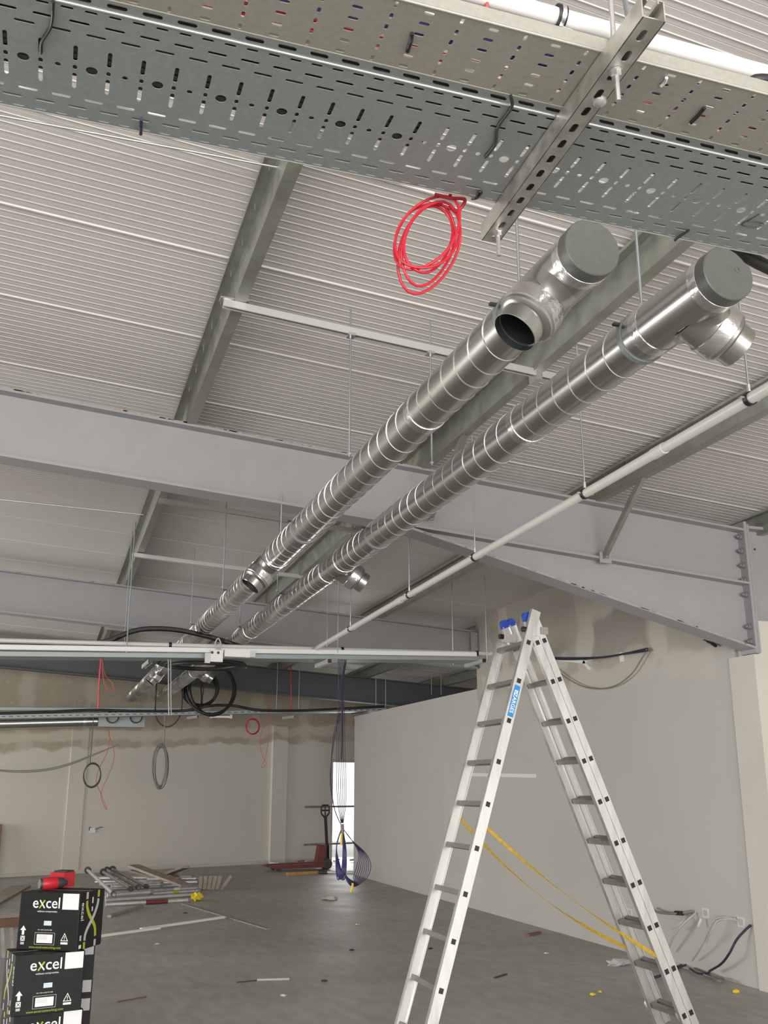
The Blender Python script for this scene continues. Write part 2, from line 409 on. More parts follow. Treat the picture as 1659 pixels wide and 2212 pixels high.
mb = MB(); hx0, hz0, hx1, hz1 = 2.45, 3.56, 5.69, 2.735
mb.v = [(x, Y1+s*.1, z+o) for x, z in ((hx0, hz0), (hx1, hz1)) for s in (-1, 1) for o in (0, .02)]
mb.f = [(0,1,3,2),(4,6,7,5),(0,4,5,1),(2,3,7,6),(0,2,6,4),(1,5,7,3)]
mb.build('haunch_flange', STEEL, r1)
mb = MB(); mb.prism([(hx0,hz0+.015),(hx1,hz1+.015),(5.69,4.268-.083*5.69-.49),(2.45,4.268-.083*2.45-.49)], lambda u, v, t: (u, t, v), Y1-.006, Y1+.006)
mb.build('haunch_web', STEEL, r1)
MB().box(5.69, 5.72, Y1-.1, Y1+.1, 2.70, 3.86).build('end_plate', STEEL, r1)
bm_ = MB().lathe((0,0,0), (-1,0,0), [(0,.030),(.006,.030),(.0061,.022),(.028,.022),(.0281,.012),(.052,.012),(.053,0)], 8).mesh('bolt')
for z in (3.73, 3.60, 3.47, 3.34, 3.21, 2.93, 2.80):
    for s in (-1, 1):
        o = link('bolt', bm_, STEELD, r1); o.location = (5.69, Y1+s*.055, z)
rust_edges(r1, [(-.6, Y1-.101, t1[0]+.05), (2.4, Y1-.101, t1[0]-t1[1]*2.4)], 46, .01)
rust_edges(r1, [(2.6, Y1-.101, 3.53), (5.6, Y1-.101, 2.77)], 30, .01)
rust_edges(r1, [(2.3, Y1-.101, t1[0]-t1[1]*2.3), (3.1, Y1-.101, t1[0]-t1[1]*3.1)], 16, .01)
# head of the steel column, above the boxing
c1 = thing('steel_column', 'grey steel column head standing above the cream boxing', 'column')
MB().box(5.722, 5.742, Y1-.1, Y1+.1, 2.70, 3.84).build('flange', STEEL, c1)
MB().box(5.74, 6.2, Y1-.006, Y1+.006, 2.985, 3.80).build('web', STEEL, c1)
MB().box(5.74, 6.24, Y1-.1, Y1+.1, 3.80, 3.825).build('cap_plate', STEEL, c1)
MB().box(6.2, 6.22, Y1-.1, Y1+.1, 2.985, 3.80).build('flange', STEEL, c1)
MB().cyl((5.86, Y1-.0075, 3.64), (5.86, Y1-.006, 3.64), .011, 12).build('bolt_hole', DARK, c1)
r2 = thing('steel_rafter', 'grey steel rafter ending at the plasterboard wall behind the silver ducts', 'beam', group='portal frame rafters')
t2 = (4.14, .072); i_beam(r2, Y2, -8.5, 5.69, t2, .53)
MB().box(5.60, 5.69, Y2-.1, Y2-.08, 3.25, 3.72).build('end_plate', STEEL, r2)
rust_edges(r2, [(-.6, Y2-.101, t2[0]+.03), (5.5, Y2-.101, t2[0]-t2[1]*5.5)], 16, .01)
r3 = thing('steel_rafter', 'dark grey steel rafter in front of the taped back wall', 'beam', group='portal frame rafters')
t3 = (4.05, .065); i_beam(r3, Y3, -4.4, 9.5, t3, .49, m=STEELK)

tag(MB().tube(spline([at(1520,1382,X=5.715), at(1528,1386,X=5.70), at(1538,1390,X=5.68), at(1546,1395,X=5.67)]), [.004]*8+[.010]*8+[.016]*9, 8).build('black_sleeve', BLACK, smooth=60), 'black cable sleeve poking from the wall under the haunch end', 'sleeve')
# Z purlins
def purlin(X, label, y0, y1, screws=()):
    root = thing('roof_purlin', label, 'purlin', group='galvanised purlins under the roof')
    ys_ = [y0]+[y for y in (7, 12.82, 18.7) if y0 < y < y1]+[y1]
    def strip(nm, prof):
        mb = MB(); n = len(prof)
        for y in ys_:
            for dx, dz in prof: mb.v.append((X+dx, y, roof_z(X, y)-.02+dz))
        for i in range(len(ys_)-1):
            for k in range(n): mb.f.append((i*n+k, i*n+(k+1) % n, (i+1)*n+(k+1) % n, (i+1)*n+k))
        mb.f += [tuple(range(n)), tuple((len(ys_)-1)*n+k for k in range(n))]
        return mb.build(nm, PURL, root)
    strip('web', [(-.002,-.002),(.002,-.002),(.002,-.178),(-.002,-.178)])
    strip('top_flange', [(-.066,0),(.002,0),(.002,-.003),(-.063,-.003),(-.063,-.02),(-.066,-.02)])
    strip('bottom_flange', [(-.002,-.18),(.066,-.18),(.066,-.16),(.063,-.16),(.063,-.177),(-.002,-.177)])
    for y in screws:
        o = link('roof_screw', SCREW, ZINC, root); o.location = (X-.03, y, roof_z(X, y)-.023)
    return root
SCREW = MB().cyl((0,0,.003), (0,0,-.032), .0028, 6).mesh('roof_screw')
PX = (.80, 2.66, 4.22, 5.9)
scr = [4.0+.34*k for k in range(9)]
purlin(PX[0], 'galvanised purlin across the open roof bay beside the red cable coil', -3, 24, scr)
purlin(PX[1], 'galvanised purlin running above and between the two silver ducts', -3, 24)
purlin(PX[2], 'galvanised purlin over the white pipe with a diagonal fly brace', -3, 24, [4.4+.34*k for k in range(9)])
purlin(PX[3], 'galvanised purlin at the eaves above the plasterboard wall', -3, 24)
purlin(7.55, 'galvanised purlin in the roof beyond the low partition', 12, 24)
# fly braces
def brace(a, b, label):
    root = thing('fly_brace', label, 'brace', group='fly braces')
    MB().beam(a, b, .05, .004, (1,0,0)).build('angle_leg', PURL, root)
    a2, b2 = Vector(a)+Vector((-.025,0,0)), Vector(b)+Vector((-.025,0,0))
    MB().beam(a2, b2, .004, .05, (1,0,0)).build('angle_leg', PURL, root)
    for p in (a, b):
        p = Vector(p); MB().cyl(p+Vector((-.005,-.015,0)), p+Vector((.02,-.03,0)), .014, 8).build('bolt', STEELD, root)
brace((4.25, 6.22, 3.99), (4.27, 6.975, 3.43), 'diagonal grey angle brace from purlin to the haunched rafter')
MB_ = MB().box(4.215, 4.325, 6.967, 6.98, 3.38, 3.47)
tag(MB_.build('brace_cleat', STEEL), 'small steel cleat at the foot of the diagonal fly brace', 'cleat')
brace((2.70, 6.15, 4.08), (2.72, 6.975, 3.62), 'diagonal angle brace to the rafter hidden between the ducts')

# strut channels between purlins, threaded rods
def channel(a, b, label, w=.041, group='strut channels under the roof', slots=True, m=None):
    root = thing('strut_channel', label, 'channel', group=group)
    a, b = Vector(a), Vector(b); d = (b-a).normalized(); sd = Vector((0,0,1)).cross(d).normalized(); up = d.cross(sd)
    m = m or CHAN
    MB().beam(a+up*(w/2), b+up*(w/2), w, .0025, sd).build('back', m, root)
    for s in (-1, 1):
        MB().beam(a+sd*s*w/2, b+sd*s*w/2, .0025, w, sd).build('side', m, root)
        MB().beam(a+sd*s*(w/2-.005)-up*(w/2), b+sd*s*(w/2-.005)-up*(w/2), .010, .0025, sd).build('lip', m, root)
    return root
def rod(x, y, z0, z1, label, r=.0055, grp='threaded hanger rods', nut=True, m=None):
    root = thing('threaded_rod', label, 'rod', (x, y, z0), group=grp)
    MB().cyl((0,0,0), (0,0,z1-z0), r, 8).build('shank', m or RODM, root)
    if nut: MB().cyl((0,0,.012), (0,0,.024), r*1.9, 6).build('nut', ZINC, root)
    return root
def sz(X, Y, o=-.2): return roof_z(X, Y)+o
s1 = channel((.74, 5.05, 4.215), (2.86, 5.05, 4.045), 'slotted strut channel spanning two purlins in the open bay')
for x in (1.49, 1.98):
    MB().box(x-.022, x+.022, 5.02, 5.08, sz(x,5.05)-.045, sz(x,5.05)-.03).build('square_washer', ZINC, s1)
MB().box(2.66, 2.70, 5.0, 5.1, 4.0, 4.09).build('end_clip', ZINC, s1)
MB().box(.72, .88, 5.02, 5.08, 4.235, 4.245).build('end_clip', ZINC, s1)
channel((.74, 11.05, 4.09), (2.75, 11.05, 3.96), 'strut channel across the second bay, above the duct outlets')
channel((.80, 8.93, 4.14), (3.05, 8.93, 3.975), 'strut channel just behind the haunched rafter')
channel((.74, 16.2, 4.03), (2.75, 16.2, 3.92), 'strut channel in the far bay above the black hose')
rod(1.487, 5.05, 3.385, 4.30, 'long threaded rod to the left silver duct in open bay', .006)
rod(1.985, 5.05, 3.385, 4.30, 'threaded rod passing behind left duct to the right duct', .006)
rod(1.53, 2.98, 3.385, 4.40, 'threaded rod by the strut end, down to the left duct', .006)
rod(2.055, 2.98, 3.385, 4.34, 'threaded rod by the capped end of the right duct', .006)
rod(1.535, 7.0, 3.40, 3.72, 'short rod clamped to the rafter flange above left duct', .005)
rod(1.43, 8.93, 3.35, 4.28, 'thin rod below the channel behind the haunched rafter', .005)
rod(1.94, 8.93, 3.35, 4.24, 'thin rod between the ducts behind the haunched rafter', .005)
rod(1.43, 11.05, 3.35, 4.22, 'rod below the second bay channel to the left duct', .005)
rod(1.98, 11.05, 3.35, 4.18, 'rod below the second bay channel to the right duct', .005)
rod(.72, 10.55, 2.93, roof_z(.72,10.55), 'left rod carrying the tray in the second bay, front one', .006, 'rods carrying the second bay tray')
rod(.72, 10.95, 2.93, roof_z(.72,10.95), 'left rod carrying the tray in the second bay, back one', .005, 'rods carrying the second bay tray')
rod(2.98, 10.5, 3.02, roof_z(2.98,10.5), 'rod carrying the second bay tray by the pipe junction', .006, 'rods carrying the second bay tray')
rod(2.98, 10.95, 3.02, roof_z(2.98,10.95), 'back rod of the tray by the pipe junction', .005, 'rods carrying the second bay tray')
for x in (4.52, 4.80):
    rod(x, 10.55 if x > 4.6 else 10.9, 3.0, roof_z(x,10.7), 'rod at the wall end of second bay tray, %s' % ('front one' if x > 4.6 else 'back one'), .006, 'rods carrying the second bay tray')
# bracing wires under the sheeting
def rail(a, b, r, label, m=ZINC):
    tag(MB().tube([a, b], r, 8).build('brace_rod', m, smooth=60), label, 'brace rod', 'slender bracing rods under the roof')
rail(at(-20,246,Y=3.95), at(635,368,Y=3.95), .006, 'bright slender rod running into the purlin by the tray')
rail(at(640,410,Y=4.25), at(1250,560,Y=4.25), .007, 'dark slender rod behind the red cable coil', RODM)
rail(at(-20,1077,Y=9.2), at(310,1112,Y=9.2), .006, 'bright slender rod in the second bay at far purlin')

# ------------------------------------------------------------------ cable trays near the camera
TX0, TX1 = -.95, 2.25
def tray(label, ya, yb, z, hgt, m, base_holes, side_slots, lip=.008, rz=0.0, x0=TX0, x1=TX1, cx=0, grp='cable trays'):
    root = thing('cable_tray', label, 'cable tray', (0, 0, 0), group=grp)
    me_ = flat([(x0,ya),(x1,ya),(x1,yb),(x0,yb)], base_holes, .0015, 'base'); o = link('base', me_, m, root); o.location.z = z
    hh = hgt
    for yy, s in ((ya, 1), (yb, -1)):
        hgt = hh if s > 0 else hh*.62
        hl = [slot(cx_, .0135, .034, .008) for cx_ in side_slots]
        o = link('side_wall', flat([(x0,0),(x1,0),(x1,hgt),(x0,hgt)], hl, .0015, 'side_wall'), m, root)
        o.rotation_euler = (PI/2, 0, 0); o.location = (0, yy, z)
        MB().box(x0, x1, min(yy, yy+s*lip), max(yy, yy+s*lip), z+hgt-.001, z+hgt+.001).build('lip', m, root)
        MB().tube([(x0, yy, z+.001), (x1, yy, z+.001)], .0028, 8).build('folded_edge', SEAM if hh > .04 else m, root, 60)  # brighter steel paints the highlight along the wide tray's bend
    return root
PA = .0586; hA = []; sidesA = []
k0 = int(TX0/PA)+1
for k in range(k0, int(TX1/PA)-1):
    X = .006+k*PA
    hA += [slot(X+.004, 1.4825, .034, .0065), slot(X-.026, 1.5085, .034, .0065), slot(X-.022, 1.683, .035, .0065), slot(X+.008, 1.709, .035, .0065)]
    hA += [slot(X, 1.560, .040, .0075, 'y'), slot(X, 1.597, .012, .0075, 'y'), slot(X, 1.6335, .042, .0075, 'y')]
    r = .0105 if k % 2 else .0052
    hA.append([(X+PA/2+r*math.cos(2*PI*j/16), 1.598+r*math.sin(2*PI*j/16)) for j in range(16)])
    sidesA.append(X+.004)
for k in range(int((TX0+.03)/(PA*2/3)), int((TX1-.03)/(PA*2/3))):
    X = .0085+k*PA*2/3; hA += [slot(X, 1.4535, .021, .006), slot(X-.003, 1.7355, .022, .006)]
trA = tray('wide perforated galvanised cable tray holding the red coil, over the strut', 1.444, 1.746, 2.85, .05, GALV, hA, sidesA)
hB = []
for k in range(-10, 20):
    X = .626+k*.1185
    if TX0+.05 < X < TX1-.05:
        for yy in (1.2745, 1.299, 1.325, 1.352, 1.379, 1.405): hB.append(slot(X, yy, .019, .007))
    X += .0593-.1185
    if TX0+.05 < X < TX1-.05:
        for yy in (1.2735, 1.300, 1.325, 1.350, 1.3755, 1.404): hB.append(slot(X, yy, .013, .0065, 'y'))
trB = tray('narrow galvanised cable tray beside the wide one, full of purple cables', 1.262, 1.415, 2.85, .03, GALV2, hB, [])
# handwriting and tie on the wide tray
def scribble(pts):
    return [Vector((a, b, 2.8475)) for a, b in pts]
q = [at(x, y, Z=2.848) for x, y in ((1601,485),(1612,478),(1632,479),(1650,484),(1640,489),(1615,489),(1602,485),(1612,478),(1628,470),(1640,462))]
MB().tube(spline(q), .0009, 5).build('marker_scribble', BLACK, trA)
# the strut below the trays with its studs
su = thing('strut_channel', 'thick slotted strut channel carrying the two near trays', 'channel', group='strut channels under the trays')
SZ0, SZ1 = 2.806, 2.847; sa, sb = Vector((.872, 1.835)), Vector((.842, 1.125)); sdv = (sb-sa); SL = sdv.length; ang = math.atan2(sdv.y, sdv.x)
def sframe(o):
    o.location = (sa.x, sa.y, SZ0); o.rotation_euler = (0, 0, ang); return o
hs = [slot(.022+.05*k, 0, .012 if k == 0 else .028, .0125) for k in range(14)]
sframe(link('web', flat([(0,-.0205),(SL,-.0205),(SL,.0205),(0,.0205)], hs, .0025, 'web'), STRUT, su)).location.z = SZ0+.00125
for s in (-1, 1):
    sframe(MB().box(0, SL, s*.0205-.00125, s*.0205+.00125, 0, .041).build('side', STRUT, su))
    sframe(MB().box(0, SL, s*.0155-.005, s*.0155+.005, .0385, .041).build('lip', STRUT, su))
    sframe(MB().box(0, SL, s*.0105-.00125, s*.0105+.00125, .033, .041).build('lip_return', STRUT, su))
for i, (tpos, lab) in enumerate(((.047, 'threaded stud at the far end of the thick strut, by the ducts'), (.605, 'threaded stud at the near end of the thick strut, by the pipe'))):
    p = sa+sdv*(tpos/SL) if i == 0 else sa+sdv*(.585/SL)
    st = thing('threaded_stud', lab, 'stud', (p.x, p.y, 0), group='studs through the thick strut')
    MB().cyl((0,0,SZ0-.062), (0,0,SZ0+.30), .0048, 10).build('shank', ZINC, st)
    MB().cyl((0,0,SZ0-.014), (0,0,SZ0-.004), .0095, 6).build('nut', ZINC, st)
    MB().cyl((0,0,SZ0-.004), (0,0,SZ0-.0005), .0125, 16).build('washer', ZINC, st)
p = sa+sdv*(.505/SL)
bt = thing('roofing_bolt', 'domed bolt head under the middle of the thick strut', 'bolt', (p.x+.011, p.y, SZ0))
MB().lathe((0,0,0), (0,0,-1), [(0,.012),(.003,.012),(.006,.009),(.0085,.004),(.009,0)], 16).build('head', ZINC, bt, 40)
MB().lathe((0,0,.0), (0,0,-1), [(-.0005,.014),(.001,.014),(.0011,.011)], 16).build('washer', ZINC, bt)
# cables lying in the narrow tray
for k in range(11):
    yy = 1.284+.0105*k; zz = 2.8545
    col_, lab, cat = (RED, 'red cable lying in the narrow tray', 'red') if k in (7, 9) else (PURPLE, 'purple data cable lying in the narrow tray', 'purple')
    if k in (1, 10): continue
    pts = [(x, yy+.004*math.sin(3*x+k*1.7), zz+.0015*math.sin(5*x+k)) for x in [TX0+.02+i*.16 for i in range(20)]]
    tag(MB().tube(spline(pts, 3), .0034, 6).build('data_cable' if cat == 'purple' else 'fire_cable', col_, smooth=60), lab, 'cable', '%s cables in the narrow tray' % cat)
for k in range(11):
    yy = (1.461 if k == 0 else 1.4665+.0155*k); x1_ = 2.2 if k < 6 else .62; cr = .014 if k == 0 else .0076
    n_ = int((x1_+.93)/.16)
    pts = [(-.93+i*(x1_+.93)/n_, yy+.0012*math.sin(2*i+k*2), 2.8513+cr) for i in range(n_+1)]
    tag(MB().tube(spline(pts, 3), cr, 8).build('power_cable', RUBBER, smooth=60), 'black cable lying in the wide tray, %s' % ('running the full length' if k < 6 else 'stopping short of the strut'), 'cable', 'black cables in the wide tray, %s' % ('full length' if k < 6 else 'short'))
def strap(pts, r, m, label, name='cable_tie', grp='cable ties on the trays'):
    tag(MB().tube(spline(pts, 5), r, 6).build(name, m, smooth=60), label, 'cable tie', grp)
strap([at(x,y,Z=2.845) for x,y in ((115,3),(110,55),(90,90),(88,115))], .0032, BLACK, 'long black tie across the wide tray, over the ceiling bay')
strap([at(x,y,Z=2.845) for x,y in ((1103,207),(1105,232),(1075,275),(1070,310),(1048,340))], .0035, BLACK, 'long black tie across the wide tray, near the strut')
strap([at(x,y,Z=2.843) for x,y in ((305,258),(304,290))], .0036, PURPD, 'short dark tie poking from the wide tray edge')
strap([at(x,y,Z=2.843) for x,y in ((1488,497),(1462,515),(1458,519))], .0034, BLACK, 'black tie tail under the wide tray by the purlin')
strap([at(x,y,Z=2.843) for x,y in ((1018,430),(1030,428),(1040,416),(1034,415),(1030,424))], .003, BLACK, 'looped black tie beside the red coil')
strap([at(x,y,Z=2.846) for x,y in ((890,72),(888,88),(880,112))], .0036, BLACK, 'black tie under the narrow tray, left of the strut')
strap([at(x,y,Z=2.846) for x,y in ((1522,233),(1508,250),(1492,266))], .0036, BLACK, 'black tie under the narrow tray, right of the strut')
strap([at(x,y,Z=2.846) for x,y in ((1440,168),(1436,178),(1428,186))], .0034, PVCG, 'white tie under the narrow tray beside the stud')
# white pipe above the narrow tray, with its clip
pp = thing('white_pipe', 'thick white pipe above the narrow tray beside the strut', 'pipe', group='white pipes')
MB().cyl((-.9, 1.303, 2.95), (2.3, 1.321, 2.95), .0175, 20).build('tube', PVC, pp, 50)
pc = thing('pipe_clip', 'black lined metal pipe clip standing on the narrow tray', 'pipe clip', group='clips of the near white pipe')
cxp = at(1213, 30, Z=2.95)
MB().lathe((cxp.x-.008, 1.311, 2.95), (1,0,0), [(0,.0178),(0,.0225),(.016,.0225),(.016,.0178)], 20).build('band', BLACK, pc, 40)
MB().lathe((cxp.x-.004, 1.311, 2.95), (1,0,0), [(0,.0225),(0,.0245),(.008,.0245),(.008,.0225)], 20).build('steel_band', ZINC, pc, 40)
MB().cyl((cxp.x, 1.311, 2.925), (cxp.x, 1.27, 2.88), .007, 10).build('stem', ZINC, pc)
MB().box(cxp.x-.007, cxp.x+.007, 1.325, 1.349, 2.957, 2.965).build('lug', ZINC, pc)
MB().cyl((cxp.x, 1.342, 2.94), (cxp.x, 1.342, 2.99), .004, 8).build('screw', ZINC, pc)
tag(MB().tube([at(1350,0,Z=3.0), at(1357,40,Z=2.9)], .005, 8).build('support_rod', RODM, smooth=60), 'grey rod above the near end of the thick strut', 'rod')
tag(MB().tube(spline([at(1358,42,Z=2.90), at(1352,38,Z=2.905), at(1362,34,Z=2.908), at(1365,40,Z=2.90), at(1358,42,Z=2.9)]), .002, 6).build('cable_tie', PVC), 'white tie around the rod above the strut', 'cable tie')
tag(MB().tube(spline([at(1053,-8,Z=2.96), at(1052,10,Z=2.93), at(1051,24,Z=2.90)]), .0035, 8).build('fire_cable', RED, smooth=60), 'red cable dropping behind the near white pipe', 'cable')
# black hose ends at the right end of the trays
tag(MB().tube(spline([at(1606,178,Z=2.925), at(1640,172,Z=2.93), at(1675,176,Z=2.935), at(1760,196,Z=2.94), (2.0,1.29,2.93)],6), [.004,.006,.008,.010]+[.012]*21, 10).build('black_hose', RUBBER, smooth=60), 'thick black hose beside the near white pipe at its end', 'hose')
tag(MB().tube(spline([at(1570,531,Y=1.775), at(1605,548,Y=1.79), at(1640,568,Y=1.80), at(1700,598,Y=1.82), (1.95,1.84,2.78)],6), [.004,.005,.006,.007,.008,.010,.012,.014]+[.017]*17, 10).build('black_hose', RUBBER, smooth=60), 'thick black hose drooping below the wide tray by the capped duct', 'hose')
# red cable coil tied to the wide tray
rc = thing('cable_coil', 'coil of bright red cable hanging from the wide tray', 'cable coil', group='red cable coils')
for k in range(5):
    cx_, cz_ = .700+.004*k, 2.772-.004*k; pts = []
    for j in range(28):
        a = 2*PI*j/28; rr = .106+.006*math.sin(2*a+k)+(.012 if k > 2 and math.sin(a) < -.3 else 0)
        u = .062+.008*math.sin(k*2.1); px_ = u*math.cos(a); pz_ = rr*math.sin(a)
        pts.append((cx_+px_*.93+pz_*.38, 1.79+.006*k-.02*math.cos(a+k), cz_-px_*.2+pz_*.93))
    MB().tube(pts, .0033, 7, closed=True).build('loop', RED, rc, 60)
MB().tube(spline([(.72,1.792,2.872),(.752,1.78,2.862),(.79,1.785,2.868),(.776,1.80,2.845),(.755,1.79,2.852)]), .0042, 7).build('knot', RED, rc, 60)
MB().tube([(.752,1.78,2.868),(.75,1.75,2.882)], .004, 7).build('tail', RED, rc, 60)

# ------------------------------------------------------------------ spiral ducts
DZ, DR = 3.3, .1
def branch(root, X, Y, phi):
    ax = Vector((math.cos(phi), 0, math.sin(phi))); sd = Vector((-math.sin(phi), 0, math.cos(phi))); o = Vector((X, Y, DZ)); yv = Vector((0,1,0)); n = 40
    mb = MB()
    for ry, rs, t0 in ((.150,.0992,0), (.128,.099,.010), (.112,.0985,.022), (.104,.098,.034), (.101,.0985,None), (.1005,.1005,-1)):
        for k in range(n):
            a = 2*PI*k/n; u, w = ry*math.cos(a), rs*math.sin(a); base = math.sqrt(max(DR*DR-w*w, 0))
            t = .125 if t0 == -1 else (max(base+.0005+t0*(base/DR), .035) if t0 is not None else .108)
            mb.v.append(tuple(o+ax*t+yv*u+sd*w))
    mb.f = [(i*n+k, i*n+(k+1) % n, (i+1)*n+(k+1) % n, (i+1)*n+k) for i in range(5) for k in range(n)]
    mb.build('saddle', DUCT, root, 50)
    MB().lathe(o, ax, [(.123,.1005),(.125,.1055),(.183,.1065),(.187,.102)], 40).build('foil_band', FOIL, root, 40)
    st = MB().lathe(o, ax, [(.183,.102),(.198,.101),(.208,.092),(.211,.0815),(.266,.0805),(.268,.0785)], 40).build('outlet_spigot', DUCT, root, 35)
    MB().lathe(o, ax, [(.268,.0785),(.22,.0785),(.112,.078),(.112,.0)], 40).build('outlet_inside', INNER, st, 35)
    MB().lathe(o, ax, [(.236,.0783),(.236,.0755),(.240,.0755),(.240,.0783)], 40).build('inner_bead', ZINC, st, 40)
def duct(X, label, phi, caps_label):
    root = thing('spiral_duct', label, 'duct', (0,0,0), group='round spiral ducts')
    Y0, YE = 2.51, 20.4
    cp = MB().lathe((X, Y0, DZ), (0,1,0), [(0,0),(0,.098),(.003,.101),(.055,.102),(.06,.1005)], 48).build('end_cap', CAPM, root, 35)
    MB().lathe((X, Y0+.052, DZ), (0,1,0), [(0,.1005),(.001,.1033),(.045,.1033),(.047,.1005)], 48).build('foil_band', FOIL, root, 35)
    MB().cyl((X, Y0+.06, DZ), (X, 3.06, DZ), DR, 48, caps=False).build('tee_body', DUCT, root, 60)
    MB().cyl((X, 3.06, DZ), (X, YE, DZ), DR-.001, 48, caps=False).build('pipe', DUCT, root, 60)
    pts = []; pitch = .145; n = 28; yy = 3.1; tot = int((YE-3.1)/pitch*n)
    for i in range(tot):
        a = 2*PI*i/n; pts.append((X+math.cos(a)*(DR+.0006), yy+pitch*i/n, DZ+math.sin(a)*(DR+.0006)))
    MB().tube(pts, .0018, 4).build('spiral_seam', SEAM, root, 60)
    for y in (2.93, 4.02, 7.18, 7.62, 10.9, 15.32):
        MB().lathe((X, y, DZ), (0,1,0), [(0,DR-.001),(.001,DR+.0035),(.055,DR+.0038),(.057,DR-.001)], 48).build('foil_band', FOIL, root, 35)
    for y in (3.04, 6.35, 8.93, 11.05, 14.2):
        b = MB().lathe((X, y, DZ), (0,1,0), [(0,DR),(0,DR+.005),(.025,DR+.005),(.025,DR)], 48).build('hanger_band', GALV, root, 35)
        MB().box(X-.122, X-.092, y+.004, y+.021, DZ+.038, DZ+.048).build('lug', DARK, b)
        MB().box(X-.02, X+.02, y, y+.025, DZ+DR, DZ+DR+.012).build('lug', DARK, b)
    for y in (2.77, 7.42, 15.1): branch(root, X, y, phi)
    return root
d1 = duct(1.562, 'silver spiral duct, left of the pair, outlets turned to the floor', math.radians(-128), '')
d2 = duct(2.09, 'silver spiral duct, right of the pair, outlets turned to the wall', math.radians(-30), '')
MB().lathe((2.13, 2.5093, 3.32), (0,-1,0), [(0,.012),(.0008,.012),(.0009,.006)], 16).build('cap_dent', CAPM, d2, 30)
# plenum and header duct by the back wall
pl = thing('duct_plenum', 'galvanised plenum box with two round openings under the far tray', 'duct')
pa, pb = at(214, 1543, Y=19.6), at(312, 1571, Y=19.6)
MB().box(pa.x, pb.x, 19.6, 19.9, pb.z, pa.z).build('casing', GALV, pl)
for px_ in (243, 294):
    c = at(px_, 1549, Y=19.6)
    MB().lathe((c.x, 19.6, c.z), (0,-1,0), [(0,.095),(.05,.095),(.05,.12),(0,.12)], 28).build('collar_ring', BLACK, pl, 35)
    MB().cyl((c.x, 19.58, c.z), (c.x, 19.595, c.z), .095, 24).build('collar_face', GALV, pl)
hd = thing('header_duct', 'round galvanised header duct running left under the far tray', 'duct')
a, b = at(-60, 1565, Y=19.8), at(211, 1558, Y=19.8)
MB().cyl(a+(a-b)*.25, b, .105, 24).build('tube', DUCT, hd, 60)
MB().lathe(b.lerp(a,.12), (b-a), [(0,.105),(0,.109),(.06,.109),(.06,.105)], 24).build('joint', FOIL, hd, 40)

# ------------------------------------------------------------------ white pipe along the bay and its clips
wp = thing('white_pipe', 'long white pipe hung beside the right duct, sloping to the far tray', 'pipe', group='white pipes')
PP = [at(1700,812,X=2.72), at(1618,860,X=2.72), at(1420,975,X=2.72), at(1252,1075,X=2.72), at(1020,1203,X=2.72), at(882,1287,X=2.72), at(752,1360,X=2.72), at(692,1395,X=2.72)]
L0, L1 = Vector((2.72, 1.9, 3.215)), Vector((2.74, 10.62, 3.06))
def on_pipe(y): t = (y-L0.y)/(L1.y-L0.y); return L0.lerp(L1, t)
MB().cyl(L0, L1, .0255, 18).build('tube', PVC, wp, 50)
for y in (3.9, 7.75): 
    c = on_pipe(y); MB().lathe(c, (L1-L0), [(-.05,.0255),(-.05,.0285),(.05,.0285),(.05,.0255)], 20).build('coupling', PVC, wp, 40)
for i, y in enumerate((3.22, 4.62, 6.15, 7.5, 9.2)):
    c = on_pipe(y); lab = ('nearest the duct caps', 'in front of the haunched rafter', 'at the haunch flange', 'just past the haunched rafter', 'close to the far tray')[i]
    cl = thing('pipe_clip', 'black lined clip on the long white pipe, '+lab, 'pipe clip', c, group='clips of the long white pipe')
    MB().lathe((0,-.012,0), (0,1,0), [(0,.0258),(0,.031),(.024,.031),(.024,.0258)], 18).build('band', BLACK, cl, 40)
    MB().box(-.05, -.028, -.008, .008, -.004, .004).build('lug', ZINC, cl); MB().box(.028, .05, -.008, .008, -.004, .004).build('lug', ZINC, cl)
    MB().cyl((0,0,.03), (0,0,.065), .009, 8).build('boss', ZINC, cl)
    zt = sz(2.70, y)-.01 if y < 7 else roof_z(2.72, y)
    rod(c.x, y, c.z+.06, zt, 'hanger rod above the clip of the long white pipe, '+lab, .005, 'hanger rods of the long white pipe', nut=False)

# ------------------------------------------------------------------ second bay tray, cross pipe and light fittings
def sloped_tray(label, A, B, width, hgt, m, grp, dens=0):
    root = thing('cable_tray', label, 'cable tray', group=grp)
    A, B = Vector(A), Vector(B); A = A+(A-B)*((.75 if A.y < 15 else .35) if (B-A).length > 2 else 0); d = (B-A).normalized(); sd = Vector((0,1,0)); up = Vector((0,0,1)); L = (B-A).length
    def slab(nm, s0, s1, z0, z1):
        mb = MB(); mb.v = [tuple(P+sd*s+up*z) for P in (A, B) for s in (s0, s1) for z in (z0, z1)]
        mb.f = [(0,1,3,2),(4,6,7,5),(0,4,5,1),(2,3,7,6),(0,2,6,4),(1,5,7,3)]; return mb.build(nm, m, root)
    slab('base', 0, width, 0, .0015); slab('side_wall', 0, .0015, 0, hgt); slab('side_wall', width-.0015, width, 0, hgt)
    slab('lip', 0, .012, hgt-.0015, hgt+.001)
    if dens:
        mb = MB(); n = int(L/dens)
        for k in range(n):
            p = A+d*(k+.5)*dens; mb.beam(p+Vector((-dens*.25,-.0006,hgt*.5)), p+Vector((dens*.25,-.0006,hgt*.5)), .0008, hgt*.22, (0,1,0))
        tag(mb.build('side_slots', DARK, root), 'row of dark slots', kind='stuff')
    return root
T2A, T2B = at(-60,1417,Y=10.6), at(1052,1427,Y=10.6)
sloped_tray('long galvanised tray across second bay, under the white cross pipe', T2A, T2B, .3, .05, GALV, 'cable trays')
T2C, T2D = at(-60,1400,Y=10.55), at(735,1410,Y=10.55)
